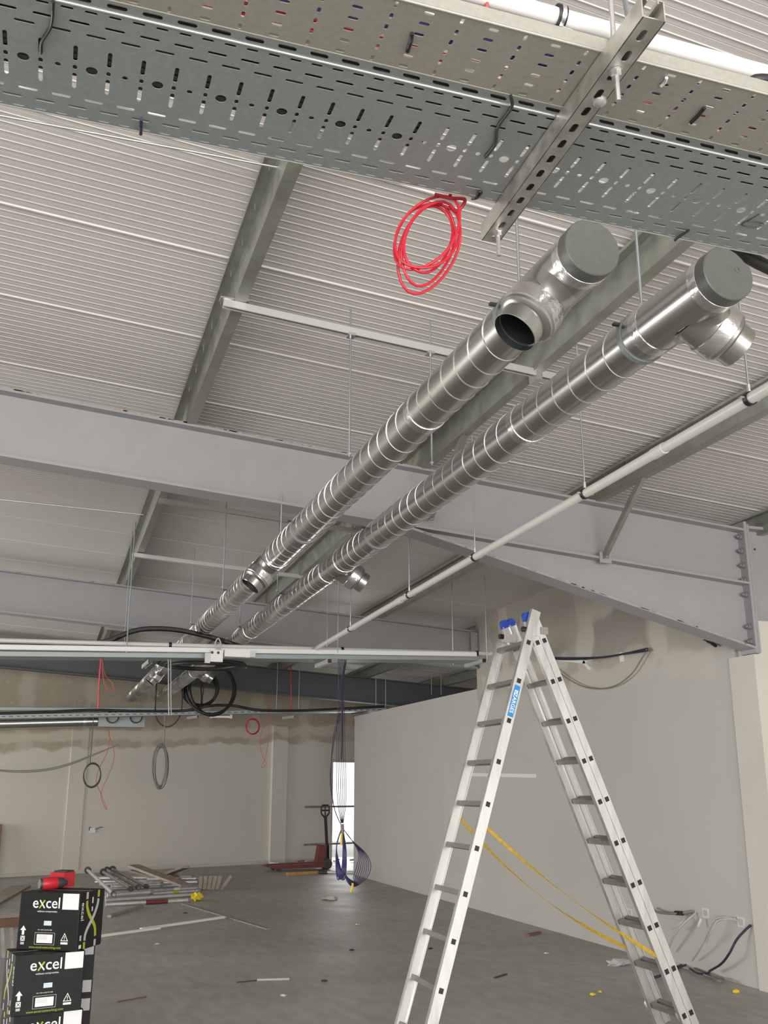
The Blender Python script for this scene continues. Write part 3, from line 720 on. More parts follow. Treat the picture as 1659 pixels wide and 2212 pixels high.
sloped_tray('bright upper trunking along the second bay tray', at(-60,1402,Y=10.5), at(1030,1418,Y=10.5), .05, .05, TRUNK, 'cable trays')
cp = thing('white_pipe', 'white pipe crossing the second bay above the tray', 'pipe', group='white pipes')
ca, cb = at(-60,1382,Y=10.66), at(1062,1412,Y=10.66)
MB().cyl(ca+(ca-cb)*.75, cb, .024, 16).build('tube', PVC, cp, 50)
for px_ in (325, 700, 1024):
    c = ca.lerp(cb, (px_+60)/1122.); MB().lathe(c, cb-ca, [(-.015,.0242),(-.015,.030),(.015,.030),(.015,.0242)], 16).build('clip', BLACK, cp, 40)
for px0, lab in ((325, 'under the tray by the hose arc'), (712, 'under the tray at the pipe junction'), (1045, 'under the tray near the wall')):
    a = at(px0, 1413, Y=10.5); b = Vector((a.x-.02, 10.98, a.z-.02))
    ch = channel(a+Vector((0,0,-.075)), b+Vector((0,0,-.06)), 'short strut bracket '+lab, group='brackets under the second bay tray')
    MB().box(a.x-.02, a.x+.02, 10.488, 10.498, a.z-.095, a.z-.055).build('end_cap', BLACK, ch)
jb = thing('junction_box', 'white junction box with two knockouts on the tray edge', 'junction box', at(467,1418,Y=10.48))
MB().box(-.065,.065,-.04,.0,-.06,.065).build('body', TRUNK, jb)
MB().box(-.12,-.066,-.03,.0,-.075,.03).build('side_plate', PVCG, jb)
for s in (-1, 1): MB().cyl((-.018+.032*s,-.041,.035), (-.018+.032*s,-.0405+.002,.035), .015, 14).build('knockout', BLACK, jb)
MB().tube(spline([(.01,-.02,.065),(-.02,-.02,.13),(.01,-.02,.19),(.04,-.02,.13),(.03,-.02,.065)]), .008, 8).build('flex_lead', GREYL, jb, 60)
lf = thing('batten_fitting', 'short white batten fitting beside the junction box', 'light fitting', at(512,1414,Y=10.47))
MB().box(-.14,.13,-.05,.0,-.03,.045).build('body', TRUNK, lf); MB().box(.13,.19,-.045,.0,-.025,.04).build('end_piece', PVCG, lf)
# far tray near the back wall
T3A, T3B = at(-60,1553,Y=18.2), at(835,1536,Y=18.2)
sloped_tray('long galvanised tray under the far rafter', T3A, T3B, .3, .06, GALV, 'cable trays', .12)
sloped_tray('thin upper channel over the far galvanised tray', at(-60,1534,Y=18.3), at(420,1536,Y=18.3), .05, .05, GALV, 'cable trays')
for px0, lab in ((428, 'by the black cable loops'), (637, 'by the dropped red cable')):
    a = at(px0, 1548, Y=18.15); channel(a, a+Vector((-.12,.45,0)), 'short strut bracket under the far tray, '+lab, group='brackets under the far tray')
lf2 = thing('batten_fitting', 'small white batten fitting under the far tray', 'light fitting', at(477,1547,Y=18.2))
MB().box(-.16,.16,-.05,.0,-.03,.0).build('body', TRUNK, lf2); MB().box(-.2,-.16,-.05,.01,-.04,.03).build('end_piece', PVCG, lf2); MB().box(.16,.2,-.05,.01,-.04,.03).build('end_piece', PVCG, lf2)
for px0, y0_, y1_, lab in ((597,1430,1534,'between red drops'),(645,1400,1534,'beside the single red drop'),(812,1450,1532,'left one over the partition top'),(833,1455,1528,'right one over the partition top'),(932,1445,1500,'behind the low partition'),(953,1448,1500,'behind the low partition, by the wall end')):
    b = at(px0, y1_, Y=18.25); rod(b.x, 18.25, b.z, roof_z(b.x, 18.25)-.01, 'slender rod holding the far tray, '+lab, .006, 'slender far hanger rods', nut=False)
tb = sloped_tray('end of the far tray resting on the low partition', at(770,1541,Y=18.52), at(835,1533,Y=18.52), .3, .05, DARK, 'cable trays')

# ------------------------------------------------------------------ loose cables and coils (each hangs in its own upright plane)
def cable(name, label, px, Y, r, m, cat='cable', grp=None, n=6, wob=0.0):
    pts = [at(x, y, Y=Y+wob*math.sin(i*1.3)) for i, (x, y) in enumerate(px)]
    return tag(MB().tube(spline(pts, n), r, 6).build(name, m, smooth=60), label, cat, grp)
cable('black_hose', 'black hose arching above the second bay tray', [(180,1398),(240,1382),(285,1364),(330,1358),(390,1362),(460,1378),(530,1400)], 10.78, .027, RUBBER, 'hose', n=8)
# flat-lying coil seen from below
def ring(cx, cy, cz, rx, ry, tilt, n=36, ph=0):
    return [(cx+rx*math.cos(2*PI*k/n+ph), cy+ry*math.sin(2*PI*k/n+ph)*math.cos(tilt), cz+ry*math.sin(2*PI*k/n+ph)*math.sin(tilt)) for k in range(n)]
kc = thing('cable_coil', 'flat coil of black cable slung under the second bay tray', 'cable coil', group='black cable coils')
c = at(440, 1431, Y=11.2)
for k in range(4): MB().tube(ring(c.x+.03*k-.04, c.y+.03*(k%2), c.z-.012*k, .47-.015*k, .46, -.05+.03*k), .021, 8, closed=True).build('loop', RUBBER, kc, 60)
kc2 = thing('cable_coil', 'upright loops of black cable hanging before the far rafter', 'cable coil', group='black cable coils')
for k, (cx_, cy_, rx, rz_) in enumerate(((455,1488,50,52),(458,1486,47,55),(432,1492,36,30),(436,1488,33,32))):
    c = at(cx_, cy_, Y=18.02+.03*k); s = 18.9/2130
    pts = [(c.x+rx*s*math.cos(a), c.y+.12*math.sin(a+k), c.z+rz_*s*math.sin(a)) for a in [2*PI*j/30 for j in range(30)]]
    MB().tube(pts, .028, 8, closed=True).build('loop', RUBBER, kc2, 60)
cable('power_cable', 'black cable lying along the far tray', [(0,1541),(100,1538),(200,1534),(300,1536),(400,1535),(450,1525),(500,1524),(560,1534),(650,1535),(760,1530),(830,1526)], 18.12, .024, RUBBER)
cable('power_cable', 'thin black cable hanging in a deep loop below far tray', [(340,1440),(337,1500),(336,1542),(345,1562),(362,1570),(380,1560),(392,1535),(394,1480),(395,1430)], 18.28, .011, RUBBER, n=8)
for i, x0 in enumerate((364, 369)):
    cable('grey_wire', 'pale grey wire dropping past the tray, %s strand' % ('left' if i == 0 else 'right'), [(x0-1,1412),(x0,1450),(x0,1500),(x0+1,1545)], 10.75, .006, GREYL)
cable('flat_cable', 'dark knotted cable hanging from far tray beside the loops', [(435,1465),(434,1490),(437,1515),(431,1540),(436,1510),(440,1485),(436,1470),(434,1538)], 18.25, .010, PURPD)
cable('fire_cable', 'red cable bunch dropping left of the ducts to the far tray', [(219,1408),(218,1425),(215,1460),(213,1500),(212,1530)], 10.75, .009, RED, grp='red drops')
cable('fire_cable', 'thin red cable loop hanging left of the ducts', [(219,1408),(221,1425),(226,1455),(238,1470),(245,1482),(244,1494),(236,1492),(226,1478),(220,1440)], 10.77, .0035, REDTHIN, grp='red drops')
cable('fire_cable', 'single red drop in front of the far rafter', [(627,1405),(628,1440),(629,1480),(630,1530),(630,1536)], 18.25, .010, RED, grp='red drops')
cable('fire_cable', 'short red lead by the junction of the tray edge', [(217,1388),(219,1400)], 10.9, .02, RED)
cable('copper_lead', 'orange sheathed lead resting over the second bay tray', [(352,1396),(400,1393),(450,1394),(500,1397)], 10.75, .014, ORANGE)
cable('fire_cable', 'long thin red cable dangling below the plenum with crossed tails', [(233,1575),(237,1592),(233,1620),(222,1645),(213,1662),(208,1690),(217,1712),(226,1735),(231,1748),(227,1745),(219,1725),(221,1705),(232,1680),(244,1650),(247,1628),(243,1608),(236,1590),(236,1575)], 18.25, .0045, REDTHIN)
cable('fire_cable', 'long thin red loop dangling beside small red coil', [(579,1520),(578,1540),(572,1560),(563,1590),(563,1615),(568,1635),(574,1648),(572,1655),(565,1658),(570,1645),(577,1620),(580,1590),(582,1555),(581,1520)], 18.25, .0045, REDTHIN)
def hang_coil(label, cx_, cy_, rx, rz_, Y, r, m, n, grp, tail=None, name='cable_coil', jit=6):
    root = thing(name, label, 'cable coil', group=grp); s = (Y*1.055)/2130*1.0
    for k in range(n):
        c = at(cx_+random.uniform(-1,1)*jit*.35, cy_+random.uniform(-1,1)*jit, Y=Y+.012*k)
        f1 = random.uniform(.6, 1.05) if jit > 3 else random.uniform(.95,1.03)
        pts = [(c.x+rx*f1*s*math.cos(a), c.y+.05*math.sin(a+k), c.z+rz_*s*math.sin(a)*random.uniform(.995,1.005)) for a in [2*PI*j/28 for j in range(28)]]
        MB().tube(pts, r, 6, closed=True).build('loop', m, root, 60)
    if tail: MB().tube(spline([at(x, y, Y=Y) for x, y in tail]), r*.8, 6).build('tail', m, root, 60)
    return root
hang_coil('oval coil of grey cable hanging clear of the back wall', 347, 1655, 16, 40, 18.25, .0115, GREYC, 6, 'hanging grey coils', [(356,1545),(355,1600),(348,1616)])
hang_coil('round coil of olive cable hanging left of the crossed red tails', 199, 1675, 16, 22, 18.25, .009, GREEN, 5, 'hanging grey coils', [(202,1548),(197,1620),(194,1652)], jit=1.5)
hang_coil('small round coil of red cable against the taped wall', 546, 1570, 14, 15, 18.25, .007, RED, 4, 'red cable coils', [(547,1530),(546,1540),(541,1556)], jit=1.5)
cable('slack_cable', 'slack dark cable sagging across the back wall to a black tail', [(-30,1663),(40,1668),(100,1664),(150,1652),(200,1632),(240,1615),(258,1608)], 17.8, .010, GREYC)
cable('slack_cable', 'second slack dark cable alongside the sagging one', [(-30,1661),(40,1665),(100,1661),(150,1649),(200,1630),(246,1612)], 17.85, .008, GREYC)
# bundle of data cables hanging from the tray in front of the door
pbn = thing('data_cable_bundle', 'hanging bundle of dark purple data cables before the bright door', 'cable coil')
BY = 10.62
for k in range(6):
    o_ = (k-2.5)*2.4
    MB().tube(spline([at(735+o_*.9,1404,Y=BY), at(737+o_,1500,Y=BY+.03), at(736+o_*1.5,1600,Y=BY), at(738+o_*1.6,1720,Y=BY+.02), at(739+o_*.4,1778,Y=BY)]), .0035, 6).build('strand', PURPD, pbn, 60)
for k in range(2):
    MB().tube(spline([at(734-k*2,1540,Y=BY), at(722-k*3,1600,Y=BY), at(713+k*2,1680,Y=BY), at(722,1745,Y=BY), at(738,1785,Y=BY)]), .0045, 6).build('strand', PURPD, pbn, 60)
for k in range(9):
    w = 20+random.uniform(-8, 6)
    MB().tube(spline([at(739,1785,Y=BY+.02*k), at(728-w*.05,1830,Y=BY+.015*k), at(726+k*1.4,1880,Y=BY), at(731+k*1.5,1898+random.uniform(-4,4),Y=BY), at(738+k*1.2,1880,Y=BY), at(741+k*.8,1835,Y=BY), at(740,1785,Y=BY+.02*k)]), .0055, 6).build('loop', PURPLE, pbn, 60)
for k in range(8):
    e = k*4.2
    MB().tube(spline([at(741,1790,Y=BY), at(760,1815,Y=BY+.01*k), at(789-e*.5,1842,Y=BY), at(801-e,1868,Y=BY), at(793-e,1895,Y=BY+.02*k), at(766,1915-e*.35,Y=BY), at(748,1900-e*.3,Y=BY), at(744,1860,Y=BY), at(741,1790,Y=BY)]), .0038, 6).build('loop', PURPLE if k % 2 else PURPD, pbn, 60)
MB().tube([at(738,1800,Y=BY-.05), at(737,1826,Y=BY-.05)], .012, 8).build('yellow_tape', YELP, pbn)
MB().tube(spline([at(762,1908,Y=BY-.06), at(761,1918,Y=BY-.07), at(758,1927,Y=BY-.06)]), .012, 6).build('yellow_tape', YELP, pbn)
MB().tube([at(739,1780,Y=BY), at(740,1800,Y=BY)], .02, 8).build('binding', GREYC, pbn)
for k in range(3):
    cable('data_cable', 'thin purple cable leaving the tray edge, %s' % ('short one','middle one','outer one')[k], [(741+k*4,1402),(744+k*2,1430),(739+k*1.5,1470),(738+k,1560),(737+k,1640)], 10.7, .0045, PURPD, grp='purple cables at the tray edge')

# ------------------------------------------------------------------ fittings on the right-hand wall
def wall_bar(name, label, a, b, t, m, grp='white trunking on the wall'):
    A, B = at(*a, X=WX), at(*b, X=WX); tag(MB().beam(A+Vector((-.012,0,0)), B+Vector((-.012,0,0)), .024, t, (1,0,0)).build(name, m), label, 'trunking', grp)
wall_bar('trunking', 'short white trunking seen through the ladder, midway up the wall', (1010,1673), (1158,1676), .045, TRUNK)
wall_bar('trunking', 'white trunking on the taped wall below the loose cable', (1180,1421), (1268,1430), .04, TRUNK)
wall_bar('trunking', 'sloping end piece of the trunking on the taped wall', (1263,1429), (1276,1444), .04, TRUNK)
wall_bar('trunking', 'white upright trunking stub beside the loose cable', (1344,1410), (1346,1430), .05, TRUNK)
def wcable(label, px, off, r, m, grp=None, name='loose_cable'):
    pts = [at(x, y, X=WX-o) for (x, y), o in zip(px, off if isinstance(off, list) else [off]*len(px))]
    tag(MB().tube(spline(pts, 7), r, 6).build(name, m, smooth=60), label, 'cable', grp)
for k in range(3):
    wcable('dark purple cable laid along the wall above the trunking, %s' % ('upper one','middle one','lower one')[k], [(1180,1420+k*2),(1240,1421+k*2),(1300,1419+k),(1350,1411+k),(1399,1400+k*3)], .04+.01*k, .006, PURPD, 'purple cables on the wall')
wcable('thin dark cable sagging in a loop under the purple cables', [(1398,1402),(1385,1425),(1365,1455),(1335,1478),(1300,1488),(1260,1483),(1225,1465),(1200,1446)], .05, .007, GREYC)
for i, (x, y, m) in enumerate(((1322,1966,PVC),(1345,1972,PVC),(1525,1972,PVC),(1602,1992,PVC))):
    c = at(x+16 if i < 2 else x, y, X=WX)
    sb_ = thing('socket_box', 'white back box in the wall above floor cables, %s' % ('with a black-taped lead','with a short white lead','with two drooping leads','nearest the boxed column')[i], 'socket box', c, group='white back boxes')
    MB().box(-.008, 0, -.045, .045, -.04, .04).build('frame', m, sb_); MB().box(-.0085, -.008, -.03, .03, -.026, .026).build('recess', GREYL, sb_)
wcable('black taped lead curling out of the wall by the ladder', [(1405,1960),(1420,1970),(1445,1973),(1475,1972),(1497,1968)], [.06,.1,.1,.08,.01], .012, GREYC)
wcable('black tape wrap on the curling lead', [(1459,1972),(1475,1973)], .085, .02, BLACK, name='tape_wrap')
wcable('grey lead drooping from the first wall box to the floor', [(1503,1972),(1488,1985),(1468,2005),(1452,2028),(1442,2055)], [.01,.08,.12,.12,.08], .010, GREYL)
wcable('grey lead with a cut end below the wall box', [(1492,1974),(1475,1990),(1460,2002),(1450,2006)], [.01,.1,.14,.14], .008, GREYL)
wcable('white stub lead under the second wall box', [(1514,1985),(1508,2002)], [.05,.08], .012, PVC)
wcable('grey lead drooping from the third wall box, left strand', [(1590,1985),(1565,1982),(1545,1986),(1532,2010),(1515,2045),(1495,2075)], [.01,.08,.12,.14,.12,.06], .008, GREYL)
wcable('grey lead drooping from the third wall box, right strand', [(1592,1988),(1570,1985),(1550,1990),(1538,2010),(1530,2025),(1526,2036)], [.01,.1,.14,.16,.15,.14], .008, GREYL)
wcable('dark lead running from the last wall box to the floor tangle', [(1622,1998),(1605,2014),(1590,2032),(1575,2060),(1558,2082),(1532,2098)], [.01,.06,.1,.14,.12,.1], .010, PURPD)
def fcable(label, px, z, r, m, grp='cables tangled on the floor'):
    pts = [at(x, y, Z=z+.012*(i % 2)) for i, (x, y) in enumerate(px)]
    tag(MB().tube(spline(pts, 7), r, 6).build('floor_cable', m, smooth=60), label, 'cable', grp)
fcable('purple grey cable snaking on the floor, closed end loop', [(1480,2085),(1505,2092),(1530,2105),(1550,2118),(1562,2120),(1560,2112),(1540,2112),(1520,2105)], .015, .008, GREYC)
fcable('purple cable crossing the floor tangle', [(1460,2095),(1482,2084),(1500,2082),(1520,2092),(1535,2100),(1510,2103),(1490,2092)], .02, .009, PURPD)
fcable('purple cable ends behind the ladder leg', [(1412,2112),(1425,2108),(1440,2100),(1460,2090),(1478,2082)], .015, .011, PURPD)

# ------------------------------------------------------------------ ladder
ld = thing('step_ladder', 'tall aluminium double ladder with blue caps and yellow restraint straps', 'ladder', (3.2, 6.3, 0))
LO = Vector((3.2, 6.3, 0))
def Lb(mb, nm, m, par=None, sm=None):
    mb.v = [tuple(Vector(v)-LO) for v in mb.v] if par is None or par is ld else [tuple(Vector(v)-LO) for v in mb.v]
    return mb.build(nm, m, par or ld, sm)
LEAN = -.055
def leg_pt(base, slope, dz, y):   # centre line of a stile: base at top rung, dz below it
    return Vector((base[0]+slope*dz, y+LEAN*dz, base[1]-dz))
def make_leg(base, slope, ya, yb, depth, up, nr, tag_, thick=.024, cap=False, down=None, open_end=True):
    n_ = Vector((1, 0, slope)).normalized()
    for y in (ya, yb):
        bot = base[1] if down is None else down
        a, b = leg_pt(base, slope, -(up if cap or y == ya else .06), y), leg_pt(base, slope, bot-.0, y)
        s_ = Lb(MB().beam(a, b, depth, thick, n_), 'stile', ALU)
        d = (b-a).normalized()
        for e in (-1, 1):   # flange returns give the stile its channel shape
            inner = 1 if y == ya else -1
            off = n_*(depth/2-.0025)*e + Vector((0, inner*(thick/2+.006), 0))
            Lb(MB().beam(a+off, b+off, .005, .014, n_), 'stile_flange', ALU, s_)
        if cap:
            c = Lb(MB().beam(a-d*.022, a+d*.012, depth+.006, thick+.012, n_), 'end_cap', BLUE)
            Lb(MB().cyl(a-d*.020+Vector((0,-thick/2-.006,0)), a-d*.020+Vector((0,thick/2+.006,0)), depth/2+.001, 16), 'cap_crown', BLUE, c, 40)
    for k in range(nr):
        dz = k*.2635
        a, b = leg_pt(base, slope, dz, ya), leg_pt(base, slope, dz, yb)
        Lb(MB().beam(a, b, .032, .030, n_), 'rung', ALUD)
        if open_end:
            p = leg_pt(base, slope, dz, ya)+Vector((0,-thick/2-.0012,0)); dd = Vector((slope,LEAN,-1)).normalized()
            Lb(MB().beam(p-dd*.0155, p+dd*.0155, .028, .003, n_), 'rung_opening', BLACK)  # black square standing for the dark inside of the open rung end
make_leg((3.063, 2.545), -.342, 6.055, 6.530, .068, .225, 10, 'left')
make_leg((3.164, 2.556), .365, 6.118, 6.480, .056, .165, 10, 'right', cap=True)
make_leg((3.217, 2.573), .365, 6.118, 6.480, .050, .165, 10, 'right', cap=True, down=2.5)
# hinge plates, knobs, maker's label
for y, s in ((6.10, -1), (6.465, -1)):
    Lb(MB().box(3.055, 3.165, y-.022, y-.012, 2.60, 2.66), 'hinge_plate', ALU)
    Lb(MB().cyl((3.035, y-.02, 2.64), (3.065, y-.02, 2.64), .019, 12), 'hinge_knob', BLACK)
Lb(MB().box(3.19, 3.245, 6.098, 6.116, 2.615, 2.665), 'hinge_catch', ALUD)
nL = Vector((1,0,-.342)).normalized(); dL = Vector((-.342, LEAN, -1)).normalized()
p0 = leg_pt((3.063,2.545), -.342, .2635*1.12, 6.055); p1 = leg_pt((3.063,2.545), -.342, .2635*1.9, 6.055)
off = Vector((0,-.0132,0))
lb_ = Lb(MB().beam(p0+off, p1+off, .042, .0015, nL), 'maker_label', LABELB)
tm = text_mesh('ZARGES', .038, 'label_text', .0004, 'CENTER', .0006)
xa = (p1-p0).normalized(); yv = Vector((0,-1,0)); ya_ = yv.cross(xa)
mt = Matrix((xa, ya_, yv)).transposed().to_4x4(); mt.translation = (p0+(p1-p0)*.57)+Vector((0,-.0146,0))-ya_*.013-LO
tm.transform(mt); link('label_text', tm, WHITE, lb_)
c = p0+(p1-p0)*.21+Vector((0,-.0146,0))
Lb(MB().beam(c-xa*.012, c+xa*.012, .024, .0008, nL), 'label_emblem', WHITE, lb_)
for k in range(2): Lb(MB().beam(c-xa*.009+ya_*(.006-.012*k)+Vector((0,-.0006,0)), c+xa*.009+ya_*(-.006+.012*(1-k)*0+.0)+Vector((0,-.0006,0)), .003, .0006, nL), 'emblem_stroke', LABELB, lb_)
for k, (y, dzs) in enumerate(((6.055, 1.17), (6.530, 1.12))):
    a = leg_pt((3.063,2.545), -.342, dzs, y)
    b = leg_pt((3.164,2.556), .365, 2.03, 6.118 if k == 0 else 6.48)
    pts = []
    for j in range(25):
        t = j/24; p = a.lerp(b, t); p.z -= (.09 if k == 0 else .20)*math.sin(PI*t**.92)*.55; pts.append(p)
    mb = MB()
    for i, p in enumerate(pts):
        tw = 1.25*math.sin(PI*min(1,i/24))**2; wv = Vector((0,math.sin(tw),math.cos(tw)))*.0125; mb.v += [tuple(p+wv), tuple(p-wv)]
    mb.f = [(2*i, 2*i+1, 2*i+3, 2*i+2) for i in range(24)]
    o = Lb(mb, 'restraint_strap', YEL); sm_ = o.modifiers.new('thickness', 'SOLIDIFY'); sm_.thickness = .002
for y in (6.118, 6.48):   # hooks of the sliding section
    p = leg_pt((3.217,2.573), .365, 2.37, y)
    Lb(MB().tube(spline([p+Vector((-.06,.03,.02)), p+Vector((-.075,.03,-.02)), p+Vector((-.05,.03,-.055)), p+Vector((-.01,.03,-.03))]), .012, 8), 'guide_hook', ALU)

# ------------------------------------------------------------------ cable boxes
BWd, BD, BH = .40, .30, .327
def art(root, front):
    """print of one face, in the plane y=0 looking along +y (x right, z up)"""
    def put(me_, nm, m, x, z, par=root, lift=.0006, rot=0.0, side=False):
        o = link(nm, me_, m, par)
        o.rotation_euler = (PI/2, rot, 0); o.location = (x, -lift, z); return o
    def quad(nm, m, x0, x1, z0, z1, lift=.0006): return MB().box(x0, x1, -lift-.0004, -lift+.0004, z0, z1).build(nm, m, root)
    put(text_mesh('e', .088, 'logo_text', .0003, bold=.0006), 'logo_text', WHITE, .085, .238)
    put(text_mesh('cel', .088, 'logo_text', .0003, bold=.0006), 'logo_text', WHITE, .173, .238)
    x0, z0 = .131, .238
    lime = MB().beam((x0+.002,-.0008,z0-.002), (x0+.036,-.0008,z0+.044), .009, .0006, (1,0,-.7)); lime.build('logo_stroke', LIME, root)
    MB().beam((x0+.003,-.001,z0+.044), (x0+.037,-.001,z0-.001), .008, .0006, (1,0,.7)).build('logo_stroke', WHITE, root)
    put(text_mesh('without compromise.', .0155, 'strapline', .0003), 'strapline', WHITE, .121, .214)
    quad('label_square', WHITE, .285, .392, .232, .322)
    quad('small_label', LBLUE, .172, .222, .140, .166)
    put(text_mesh('ISO 11801 & EIA/TIA 568B', .0085, 'small_print', .0003), 'small_print', WHITE, .135, .112)
    for a in ((.118,.250,.098,.1),(.118,.250,.032,.034),(.118,.120,.034,.098),(.248,.250,.034,.098)): quad('label_frame', GREYP, a[0], a[1], a[2], a[3])
    quad('spec_label', WHITE, .132, .236, .042, .090)
    for z in (.080, .072, .064): quad('spec_line', GREYP, .138, .20, z, z+.0025, .0012)
    put(text_mesh('www.excel-networking.com', .0185, 'web_address', .0003), 'web_address', LIME, .085, .012)
    # arrow, cable pictogram, warning sign
    MB().prism([(.022,.112),(.054,.112),(.046,.112),(.046,.084),(.030,.084),(.030,.112)], lambda u, v, t: (u, t, v), -.001, -.0004).build('arrow_shaft', WHITE, root)
    MB().prism([(.018,.110),(.058,.110),(.038,.136)], lambda u, v, t: (u, t, v), -.001, -.0004).build('arrow_head', WHITE, root)
    quad('pictogram', WHITE, .024, .052, .050, .078)
    MB().beam((.028,-.0016,.054), (.048,-.0016,.074), .003, .0006, (1,0,-1)).build('pictogram_stroke', BOXK, root)
    MB().beam((.048,-.0016,.054), (.028,-.0016,.074), .003, .0006, (1,0,1)).build('pictogram_stroke', BOXK, root)
    quad('pictogram', GREYP, .026, .050, .030, .044)
    MB().prism([(.290,.056),(.340,.056),(.315,.102)], lambda u, v, t: (u, t, v), -.001, -.0004).build('warning_triangle', WHITE, root)
    MB().prism([(.297,.060),(.333,.060),(.315,.094)], lambda u, v, t: (u, t, v), -.0014, -.001).build('warning_triangle', BOXK, root)
    quad('warning_mark', WHITE, .313, .317, .070, .084, .0018); quad('warning_mark', WHITE, .313, .317, .063, .067, .0018)
    quad('caution_label', WHITE, .292, .338, .038, .050)
def side_art(root, sgn):
    """ribbon print on the end face; u runs back along +y"""
    X = BWd if sgn > 0 else 0.0
    def rib(nm, m, pts, w, lift):
        mb = MB(); P = spline([Vector((0, u, v)) for u, v in pts], 8)
        for i, p in enumerate(P):
            t = (P[min(i+1, len(P)-1)]-P[max(i-1, 0)]).normalized(); nn = Vector((0, -t.z, t.y))*w/2
            for s in (-1, 1):
                q = p+nn*s; mb.v.append((X+sgn*lift, q.y, q.z))
        mb.f = [(2*i, 2*i+1, 2*i+3, 2*i+2) for i in range(len(P)-1)]; mb.build(nm, m, root)
    rib('lime_ribbon', LIME, [(.085,.275),(.09,.24),(.12,.195),(.17,.15),(.205,.11),(.215,.06)], .026, .0006)
    rib('grey_ribbon', GREYP, [(.225,.275),(.215,.235),(.175,.175),(.12,.125),(.09,.085),(.085,.05)], .026, .0010)
    for u, v0, v1, m in ((.085,.285,.325,GREYP), (.225,.285,.325,LIME), (.085,.004,.042,LIME), (.215,.004,.042,GREYP)):
        rib('ribbon_end', m, [(u, v0), (u, v1)], .026, .0006)
    rib('arrow_mark', WHITE, [(.155,.255),(.155,.29)], .014, .0006); rib('cable_mark', WHITE, [(.155,.21),(.155,.235)], .014, .0006)
    rib('warning_mark', GREYP, [(.035,.055),(.035,.085)], .02, .0006); rib('caution_mark', WHITE, [(.035,.012),(.035,.032)], .03, .0006)
    tm_ = text_mesh('excel', .05, 'side_logo', .0003)
    mm = Matrix(((0,0,sgn,X+sgn*.0008),(0,1,0,0),(0,0,1,0),(0,0,0,1)))
    xa2 = Vector((0,0,-1)); za2 = Vector((sgn,0,0)); yb2 = za2.cross(xa2)
    mt2 = Matrix((xa2, yb2, za2)).transposed().to_4x4(); mt2.translation = (X+sgn*.0006, .025, .27)
    tm_.transform(mt2); link('side_logo', tm_, WHITE, root)
def cable_box(label, loc, rz, left=False, right=False, front=True):
    root = thing('cable_box', label, 'box', loc, rz, group='black cable boxes in the stack')
    b = MB().box(0, BWd, 0, BD, .001, BH-.001).build('carton', BOXK, root)
    bv = b.modifiers.new('soft_edges', 'BEVEL'); bv.width = .004; bv.segments = 2
    MB().box(.004, BWd-.004, BD/2-.001, BD/2+.001, BH-.0012, BH-.0004).build('flap_seam', GREYP, root)
    if front: art(root, True)
    if right: side_art(root, 1)
    if left: side_art(root, -1)
    return root
cable_box('black printed cable box on top of the stack, drill on its lid', (-.06, 6.80, 2*BH), math.radians(-31), right=True)
cable_box('black printed cable box in the middle of the stack', (-.055, 6.56, BH), math.radians(12), left=True)
cable_box('black printed cable box at the foot of the stack', (-.035, 6.585, 0), math.radians(14), left=True)
for i, z in enumerate((0, BH)):
    bx_ = thing('cable_box', 'plain black cable box behind the stack, %s' % ('lower one','upper one')[i], 'box', (.0, 7.08, z), math.radians(3), group='black boxes behind the stack')
    MB().box(0, .42, 0, .3, .001, BH-.001).build('carton', BOXK, bx_)
    for zz in (.05, .27): MB().box(.352, .412, -.0015, 0, zz-.035, zz+.035).build('grey_print', GREYP, bx_)
# red cordless drill on the top box
dr = thing('cordless_drill', 'red and black cordless drill lying on the top box', 'drill', (.13, 6.93, 3*BH), math.radians(18))
MB().lathe((-.10,-.06,.038), (1,0,0), [(0,0),(0,.030),(.01,.036),(.085,.036),(.09,.033),(.13,.030),(.15,.018),(.165,.012),(.165,0)], 20).build('motor_body', REDTOOL, dr, 40)
MB().lathe((-.002,-.06,.038), (1,0,0), [(0,.0335),(0,.034),(.035,.031),(.05,.02),(.066,.013),(.066,0)], 20).build('chuck', DARK, dr, 40)
MB().lathe((-.112,-.06,.038), (1,0,0), [(0,0),(0,.028),(.014,.033),(.014,0)], 20).build('rear_cap', DARK, dr, 40)
MB().beam((-.05,-.05,.03), (.04,.07,.03), .042, .05).build('handle', REDTOOL, dr)
MB().beam((.03,.04,.046), (.12,.10,.046), .11, .09).build('battery', REDTOOL, dr)
MB().beam((.05,.05,.095), (.12,.10,.095), .09, .012).build('battery_lid', DARK, dr)
# timber and card behind the boxes
def plank(name, label, a, b, w, h, m, cat='board', grp=None, side=None):
    return tag(MB().beam(a, b, w, h, side).build(name, m), label, cat, grp)
plank('timber_board', 'grey timber board leaning behind the boxes', at(-60,1972,Z=.016), at(46,1914,Z=.016), .30, .03, WOOD)
plank('timber_board', 'brown timber board lying behind the boxes', at(-60,1998,Z=.045), at(60,1990,Z=.045), .14, .09, WOODB)
plank('timber_post', 'pale pink timber stub beside the lowest box', at(4,2212,Z=.02)+Vector((-.05,.3,0)), at(3,2150,Z=.4)+Vector((-.05,.4,0)), .05, .03, CARD)
plank('plywood_sheet', 'narrow stained plywood sheet leaning on the back wall at left', (-.77, 19.95, 0), (-.79, 20.2, .93), .35, .03, WOODB, side=(1,0,0))
for k in range(4):
    a = at(8+9*k, 2050, Z=.25); plank('offcut_stick', 'grey timber offcut stick standing behind the middle box', a+Vector((-.1+.05*k,1.2,-.249)), a+Vector((-.14+.05*k,1.25,.02)), .03, .02, SCAFD, 'offcut', 'offcut sticks behind the boxes')

